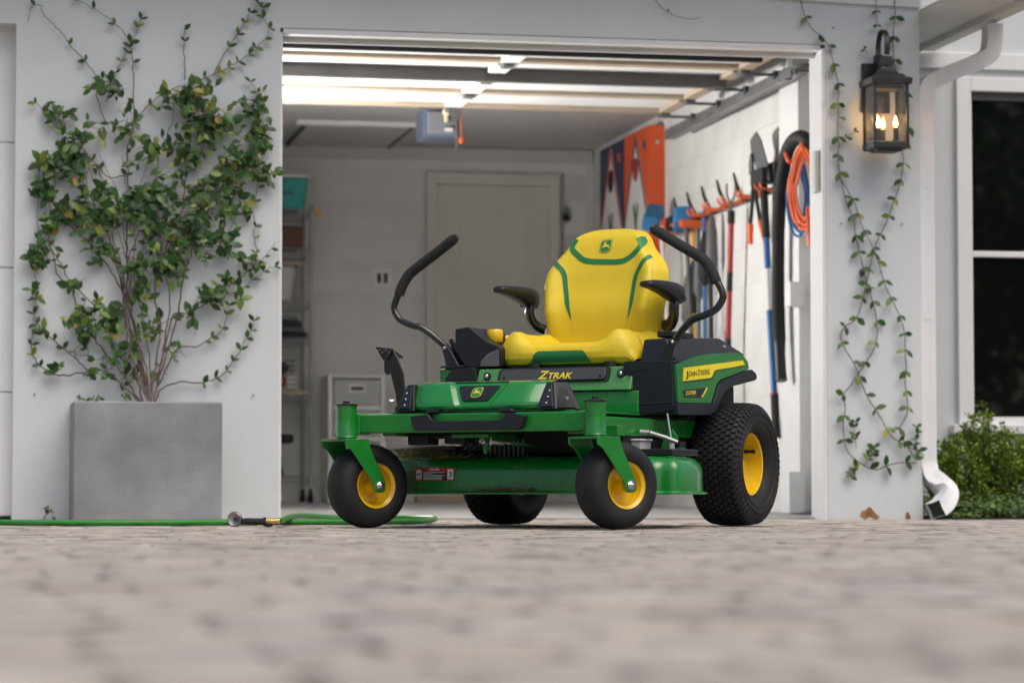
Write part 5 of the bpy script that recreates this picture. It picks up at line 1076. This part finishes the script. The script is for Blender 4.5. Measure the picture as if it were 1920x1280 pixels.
p = W(1063,408,'y',6.0); kn = obj('hanging_padlock','dark round padlock hanging on the wall beside the interior door','padlock',(p.x,6.03,p.z)); add(kn,'lock_body','chassis',lambda b: b.sphere((p.x,6.02,p.z),(.024,.018,.026),14)); add(kn,'shackle','chassis',lambda b: b.tube(smooth_path([(p.x-.012,6.02,p.z+.015),(p.x-.010,6.02,p.z+.06),(p.x,6.02,p.z+.075),(p.x+.010,6.02,p.z+.06),(p.x+.012,6.02,p.z+.015)],5),.005,8))
# ---- cornhole boards on the right wall (front face at x = 2.645)
def corn(label, y0, y1, z1, base, tri, edge, root_name='beanbag_board'):
    XF = 2.645; z0 = z1-1.22; cy = (y0+y1)/2; hw = (y1-y0)/2; r = obj(root_name, label, 'game board', (2.70,cy,z0), 'beanbag game boards on the garage wall')
    fr = add(r,'frame',base,lambda b: (b.box(XF+.016,2.7495,y0,y0+.02,z0,z1), b.box(XF+.016,2.7495,y1-.02,y1,z0,z1), b.box(XF+.016,2.7495,y0+.02,y1-.02,z1-.02,z1), b.box(XF+.016,2.7495,y0+.02,y1-.02,z0,z0+.02)),bevel=.002)
    add(r,'face',base,lambda b: b.box(XF+.004,XF+.0155,y0,y1,z0,z1),bevel=.001)
    za = z1-.012; k = (hw-.01)/1.0
    tr = add(r,'white_triangle',tri,lambda b: b.prism([(cy-hw+.005,z1-1.2),(cy+hw-.005,z1-1.2),(cy+hw-.005,z1-.56),(cy,za),(cy-hw+.005,z1-.56)],XF+.002,XF+.0038,'x'))
    add(r,'outline',edge,lambda b: (b.prism([(cy-hw+.005,z1-.56),(cy-hw+.030,z1-.56),(cy,za-.07),(cy,za)],XF+.0008,XF+.0019,'x'), b.prism([(cy+hw-.005,z1-.56),(cy+hw-.030,z1-.56),(cy,za-.07),(cy,za)],XF+.0008,XF+.0019,'x')),parent=tr)
    hz_ = z1-.23; add(r,'hole',('red' if base == 'orangep' else 'chassis'),lambda b: b.cyl((XF-.0004,cy,hz_),(XF+.003,cy,hz_),.072,n=28),parent=tr)
    cz = z1-.62; ct = add(r,'painted_carrot','orangep' if base == 'orangep' else 'strut',lambda b: b.prism([(cy-.055,cz),(cy-.03,cz+.035),(cy+.03,cz+.035),(cy+.055,cz),(cy+.03,cz-.13),(cy,cz-.22),(cy-.03,cz-.13)],XF+.0002,XF+.0016,'x'),parent=tr)
    add(r,'carrot_leaves','carrotgreen' if base == 'orangep' else 'dgreen',lambda b: b.prism([(cy-.012,cz+.03),(cy-.07,cz+.17),(cy-.045,cz+.19),(cy-.015,cz+.11),(cy+.0,cz+.12),(cy+.03,cz+.185),(cy+.06,cz+.17),(cy+.018,cz+.03)],XF-.0012,XF+.0001,'x'),parent=tr)
    add(r,'corner_mark','navy' if base == 'orangep' else 'orangep',lambda b: b.prism([(y0+.06,z1-.09),(y0+.13,z1-.07),(y0+.13,z1-.12),(y0+.06,z1-.14)],XF+.002,XF+.0038,'x'))
    if base == 'orangep': add(r,'frame_bolt','steel',lambda b: b.cyl((2.705,y0-.003,z1-.10),(2.705,y0+.001,z1-.10),.012,n=12))
    return r
T['carrotgreen'] = mat('leaf_green_paint', (.03,.13,.06), .6); T['dgreen'] = mat('dark_green_paint', (.05,.085,.06), .6)
corn('orange beanbag toss board with red hole and carrot hung on the garage wall', 4.43-.33, 5.06-.33, 2.30, 'orangep','bwhite','navy')
corn('navy beanbag toss board with dark hole and carrot beside the orange one', 5.10-.33, 5.73-.33, 2.30, 'navy','bwhite','orangep')
# ---- tool rail with hooks
WX = 2.7495
RL = obj('tool_rail','long dark hanging rail with orange hooks and black pegs on the right garage wall','tool rail',(2.74,2.6,1.66))
add(RL,'rail','dgrey',lambda b: b.box(WX-.022,WX,1.45,3.75,1.655,1.685),bevel=.003)
for y in (1.62,1.98,2.35,2.66,2.98,3.30,3.60): add(RL,'hook','orange',lambda b: (b.tube(smooth_path([(WX-.024,y-.045,1.672),(WX-.06,y-.045,1.655),(WX-.115,y-.045,1.655),(WX-.135,y-.045,1.668),(WX-.138,y-.045,1.69)],4),.0065,8), b.tube(smooth_path([(WX-.024,y+.045,1.672),(WX-.06,y+.045,1.655),(WX-.115,y+.045,1.655),(WX-.135,y+.045,1.668),(WX-.138,y+.045,1.69)],4),.0065,8), b.box(WX-.030,WX-.0225,y-.055,y+.055,1.658,1.682)),ang=60)
for y in (1.80,2.16,2.50,2.82,3.14,3.44): add(RL,'peg','chassis',lambda b: (b.tube([(WX-.024,y,1.66),(WX-.06,y,1.66),(WX-.10,y,1.74),(WX-.115,y,1.80)],[(.012),(.012),(.010),(.006)],8)),ang=60)
# ---- tools
def tool(name, label, cat, y, x=2.66): return obj(name, label, cat, (x,y,1.0))
# blue broom heads + tray
t = tool('broom','broom with a blue brush head hanging head-up near the orange board','broom',3.62)
hp_ = W(1225,408,'x',2.60); add(t,'brush_head','bluebr',lambda b: b.box(-.13,.13,-.05,.05,-.045,.045,Matrix.Translation((2.60,hp_.y,hp_.z)) @ Matrix.Rotation(R(25),4,'X') @ Matrix.Rotation(R(70),4,'Z')),bevel=.015); add(t,'handle','white',lambda b: b.cyl((2.62,hp_.y-.1,hp_.z-.04),(2.66,hp_.y-.3,.15),.013))
t = tool('broom','broom with a blue and black head resting in the orange tray','broom',3.4)
hp_ = W(1280,410,'x',2.60); add(t,'brush_head','bluebr',lambda b: b.box(-.07,.10,-.05,.05,-.05,.05,Matrix.Translation((2.60,hp_.y,hp_.z)) @ Matrix.Rotation(R(-20),4,'X') @ Matrix.Rotation(R(80),4,'Z')),bevel=.015); add(t,'brush_block','chassis',lambda b: b.box(-.05,.05,-.05,.05,-.04,.04,Matrix.Translation((2.60,hp_.y+.16,hp_.z-.015))),bevel=.01); add(t,'handle','dgrey',lambda b: b.cyl((2.62,hp_.y,hp_.z-.04),(2.67,hp_.y-.05,.12),.013))
ty_ = obj('orange_tray','orange plastic tray hook holding the broom heads','tray',(2.65,3.45,1.60)); pz = W(1270,430,'x',2.62)
add(ty_,'tray','orange',lambda b: b.rings([[(2.58,pz.y-.30,pz.z-.012),(2.745,pz.y-.30,pz.z-.012),(2.745,pz.y+.27,pz.z-.012),(2.58,pz.y+.27,pz.z-.012)],[(2.55,pz.y-.34,pz.z+.022),(2.748,pz.y-.34,pz.z+.022),(2.748,pz.y+.31,pz.z+.022),(2.55,pz.y+.31,pz.z+.022)]]),bevel=.008)
for k, (y, c, lab) in enumerate(((3.30,'white','white handled brush'),(3.16,'tag_y','yellow handled dust mop'),(3.05,'dgrey','grey handled squeegee'),(2.92,'blue','blue handled scrub brush'),(2.78,'chassis','black handled duster'))):
    t = tool('long_handled_brush', lab+' hanging on the garage rail behind the seat', 'brush', y, 2.68); add(t,'handle',c,lambda b: b.cyl((2.68,y,.35+.06*k),(2.68,y+.02,1.64),.012)); add(t,'head','chassis' if k % 2 else 'dgrey',lambda b: b.lathe([(.012,0),(.035,.05),(.03,.22),(.012,.30)],(2.68,y,1.05+.07*k),(0,0,1),12,(True,True)),ang=50)
# weeder / cultivator with red handle
q = [W(px,py,'x',2.66) for px, py in ((1371,416),(1365,640),(1372,400))]
t = tool('garden_fork','garden cultivator with a red shaft hanging tines-up on the rail','garden tool',q[0].y)
add(t,'shaft','red',lambda b: b.cyl(q[0],q[1],.016,n=14)); add(t,'ferrule','chassis',lambda b: b.cyl(q[0]-Vector((0,0,.01)),q[0]+Vector((0,0,.06)),.020,n=14)); add(t,'end_grip','chassis',lambda b: b.cyl(q[1]+Vector((0,0,.06)),q[1]-Vector((0,0,.35)),.0175,n=14)); add(t,'shaft_label','chassis',lambda b: b.cyl(q[0].lerp(q[1],.42),q[0].lerp(q[1],.58),.0165,n=14))
f0 = q[0]+Vector((0,0,.05)); add(t,'tines','dgrey',lambda b: [b.tube(smooth_path([f0,f0+Vector((0,0,.045)),f0+Vector((0,s*.055,.075)),f0+Vector((0,s*.085,.115)),f0+Vector((0,s*.085,.165))],5),.006,8) for s in (-1,1)],ang=60)
# loppers with orange grips
q = [W(px,py,'x',2.64) for px, py in ((1414,320),(1409,400),(1407,420),(1407,458),(1425,415),(1436,462))]
t = tool('loppers','pruning loppers with black arms and orange grips hanging on the rail','loppers',q[0].y)
add(t,'arm','chassis',lambda b: b.tube([q[0],q[1],q[2]],.011,10)); add(t,'grip','orange',lambda b: b.cyl(q[2],q[3],.017,.014,n=12)); add(t,'arm','chassis',lambda b: b.tube([q[0]+Vector((0,-.01,-.02)),W(1418,370,'x',2.63),q[4]],.010,10)); add(t,'grip','orange',lambda b: b.cyl(q[4],q[5],.014,.010,n=12)); add(t,'blade','dgrey',lambda b: b.prism([(q[0].y-.03,q[0].z-.02),(q[0].y+.03,q[0].z-.02),(q[0].y+.035,q[0].z+.04),(q[0].y,q[0].z+.09),(q[0].y-.03,q[0].z+.05)],2.62,2.632,'x'))
# shovel with black scoop and blue shaft, hung scoop-up
XS = 2.64; P_ = lambda px, py, x=XS: W(px,py,'x',x)
t = tool('shovel','shovel with black blade up and a blue and white shaft on the rail','shovel',P_(1437,400).y)
bl = [P_(*c) for c in ((1419,316),(1409,280),(1408,262),(1419,247),(1427,262),(1440,310),(1444,338),(1420,340))]
def blade_(b):
    pts2 = [(p_.y,p_.z) for p_ in bl]; b.prism(pts2, XS-.006, XS+.004, 'x')
add(t,'blade','dgrey2',blade_,bevel=.003) if 'dgrey2' in T else add(t,'blade','dgrey',blade_,bevel=.003)
add(t,'socket','chassis',lambda b: (b.box(XS-.035,XS+.03,P_(1441,340).y,P_(1419,340).y,P_(1430,346).z,P_(1430,318).z), b.cyl(P_(1431,340),P_(1437,446),.021,n=14)),bevel=.004)
for nm, mt_, a, c, r in (('shaft','blue',(1437,444),(1440,504),.017),('white_band','bwhite',(1440,504),(1443,582),.0165),('shaft','blue',(1443,582),(1452,738),.017),('grip','chassis',(1452,738),(1456,820),.021)): add(t,nm,mt_,lambda b: b.cyl(P_(*a),P_(*c),r,n=14))
add(t,'grip_collar','red',lambda b: b.cyl(P_(1452,736),P_(1452,741),.0215,n=14))
# second dark tool behind
t = tool('edger','dark handled edging tool beside the shovel on the rail','garden tool',P_(1448,330,2.70).y); add(t,'head','chassis',lambda b: b.box(2.66,2.72,P_(1466,330,2.70).y,P_(1446,330,2.70).y,P_(1450,345,2.70).z,P_(1450,308,2.70).z),bevel=.006); add(t,'handle','dgrey',lambda b: b.cyl((2.69,P_(1456,340,2.70).y,P_(1450,340,2.7).z),(2.69,P_(1456,340,2.7).y,.75),.013))
# black vacuum hose
XV = 2.60; V_ = lambda px, py: W(px,py,'x',XV)
t = tool('vacuum_hose','thick black ribbed vacuum hose looped over an orange hook by the jamb','hose',V_(1470,400).y)
vp = smooth_path([V_(*c) for c in ((1532,330),(1524,282),(1512,262),(1498,257),(1484,268),(1474,292),(1466,340),(1460,420),(1459,520),(1460,600),(1461,640))],6)
add(t,'hose','chassis',lambda b: b.tube(vp,.030,14),ang=60)
def ribs(b):
    for i in range(0,len(vp)-1):
        for k in range(3): p_ = vp[i].lerp(vp[i+1],k/3); b.lathe([(.030,-.006),(.0335,-.002),(.0335,.002),(.030,.006)],p_,vp[i+1]-vp[i],14)
add(t,'rib','chassis',ribs,ang=60)['kind'] = 'stuff'
add(t,'wand_end','black',lambda b: b.tube([V_(1461,632),V_(1462,660),V_(1464,700),V_(1465,714)],[.032,.027,.028,.030],12),ang=50)
# cords
hk = obj('cord_hook','orange coat hook on the garage pilaster holding the cords','hook',(2.64,1.2,1.8)); add(hk,'hook','orange',lambda b: (b.tube(smooth_path([W(1473,288,'x',2.56),W(1479,302,'x',2.55),W(1488,304,'x',2.60),W(1492,300,'x',2.66)],4),.011,8), b.tube(smooth_path([W(1503,270,'x',2.56),W(1508,282,'x',2.56),W(1512,292,'x',2.60),W(1514,290,'x',2.66)],4),.011,8)),ang=60)
cr_ = random.Random(3)
def cord(name, label, mt_, cxp, cyp, rx, ry, loops, r, x0, plug=None):
    t = obj(name, label, 'cord', tuple(W(cxp,cyp,'x',x0))); pts = []
    for k in range(loops*22):
        a = math.pi/2+2*math.pi*k/22; g2 = 1-.07*(k//22 % 5)+cr_.uniform(-.01,.01); pts.append(W(cxp+rx*g2*math.cos(a)*(1 if math.sin(a) < .3 else .8)+4*math.sin(k//22*2.1), cyp-ry*g2*math.sin(a)*(1 if math.sin(a) < 0 else 1.0)+ (3*math.cos(k//22*1.7)),'x',x0-.02+.011*(k//22 % 4)+cr_.uniform(-.002,.002)))
    c = add(t,'coiled_cord',mt_,lambda b: b.tube(pts,r,8),ang=60)
    if plug: add(t,'plug',mt_,lambda b: (b.tube([W(plug[0]-6,plug[1]-60,'x',x0-.03),W(plug[0]-3,plug[1]-25,'x',x0-.03),W(plug[0],plug[1],'x',x0-.03)],[r,r*1.3,.017],10), b.cyl(W(plug[0],plug[1]-8,'x',x0-.03),W(plug[0]+1,plug[1]+14,'x',x0-.03),.020,.016,n=10)))
    return t
cord('extension_cord','coiled blue extension cord hanging behind the orange one','blue',1496,368,20,72,4,.0065,2.62)
cord('extension_cord','coiled orange extension cord with plug hanging by the garage jamb','orange',1507,352,25,76,7,.0068,2.57,(1519,448))
# ---- assumed work lamp, added unseen behind the pillar to light the raised door
WL = obj('assumed_work_lamp','assumed yellow framed floor work lamp, added unseen to shine up at the raised garage door','lamp',(-.36,2.2,.03))
Mh = Matrix.Translation((-.36,2.2,1.12)) @ Vector((.54,-.40,.72)).to_track_quat('Z','Y').to_matrix().to_4x4()
add(WL,'assumed_lamp_head','tag_y',lambda b: b.box(-.18,.18,-.16,.16,-.06,-.004,Mh),bevel=.006)
em = add(WL,'lit_panel','white',lambda b: b.box(-.16,.16,-.14,.14,-.003,.0,Mh)); em.data.materials[0] = emit('assumed_lamp_light', (1,.975,.94), 440)  # glowing panel of the assumed lamp, added to brighten the garage interior
add(WL,'stand_pole','dgrey',lambda b: b.cyl((-.36,2.2,.10),(-.36,2.2,1.12),.014))
for k in range(3): a = k*2.09; add(WL,'stand_leg','dgrey',lambda b: b.cyl((-.36,2.2,.30),(-.36+.3*math.cos(a),2.2+.3*math.sin(a),.036),.010))

# ================================================================== SMALL THINGS ON WALL AND GROUND
for px, py in ((1577,419),(1691,420),(65,738),(475,740),(1562,52),(480,95)):
    p = W(px,py,'y',-.004); b = MB(); b.cyl((p.x,0,p.z),(p.x,-.008,p.z),.003,n=8); b.sphere((p.x,-.010,p.z),.004,8); b.build('eye_screw', T['dsteel'], H)
gb = MB(); gr_ = []; r9 = random.Random(9)
for k in range(900):
    if k < 500: q = MM @ Vector((r9.gauss(.46,.22),r9.gauss(.35,.35),0))
    else: q = MM @ Vector((r9.uniform(-.7,.9),r9.uniform(-.3,1.3),0))
    a = r9.uniform(0,6.28); l = r9.uniform(.006,.025); dv = Vector((math.cos(a),math.sin(a),r9.uniform(0,.35)))*l; n_ = Vector((-math.sin(a),math.cos(a),0))*.0009; p = Vector((q.x,q.y,.0015))
    gb.add([p-n_,p+n_,p+dv+n_*.3,p+dv-n_*.3],[(0,1,2,3)]); gr_.append(r9.random())
o = gb.build('grass_litter', T['straw'], None, ang=None, recalc=False); tag(o, 'loose grass clippings scattered on the pavers around the mower wheels', 'grass clippings', kind='stuff'); o.data.attributes.new('rnd','FLOAT','FACE').data.foreach_set('value', gr_)
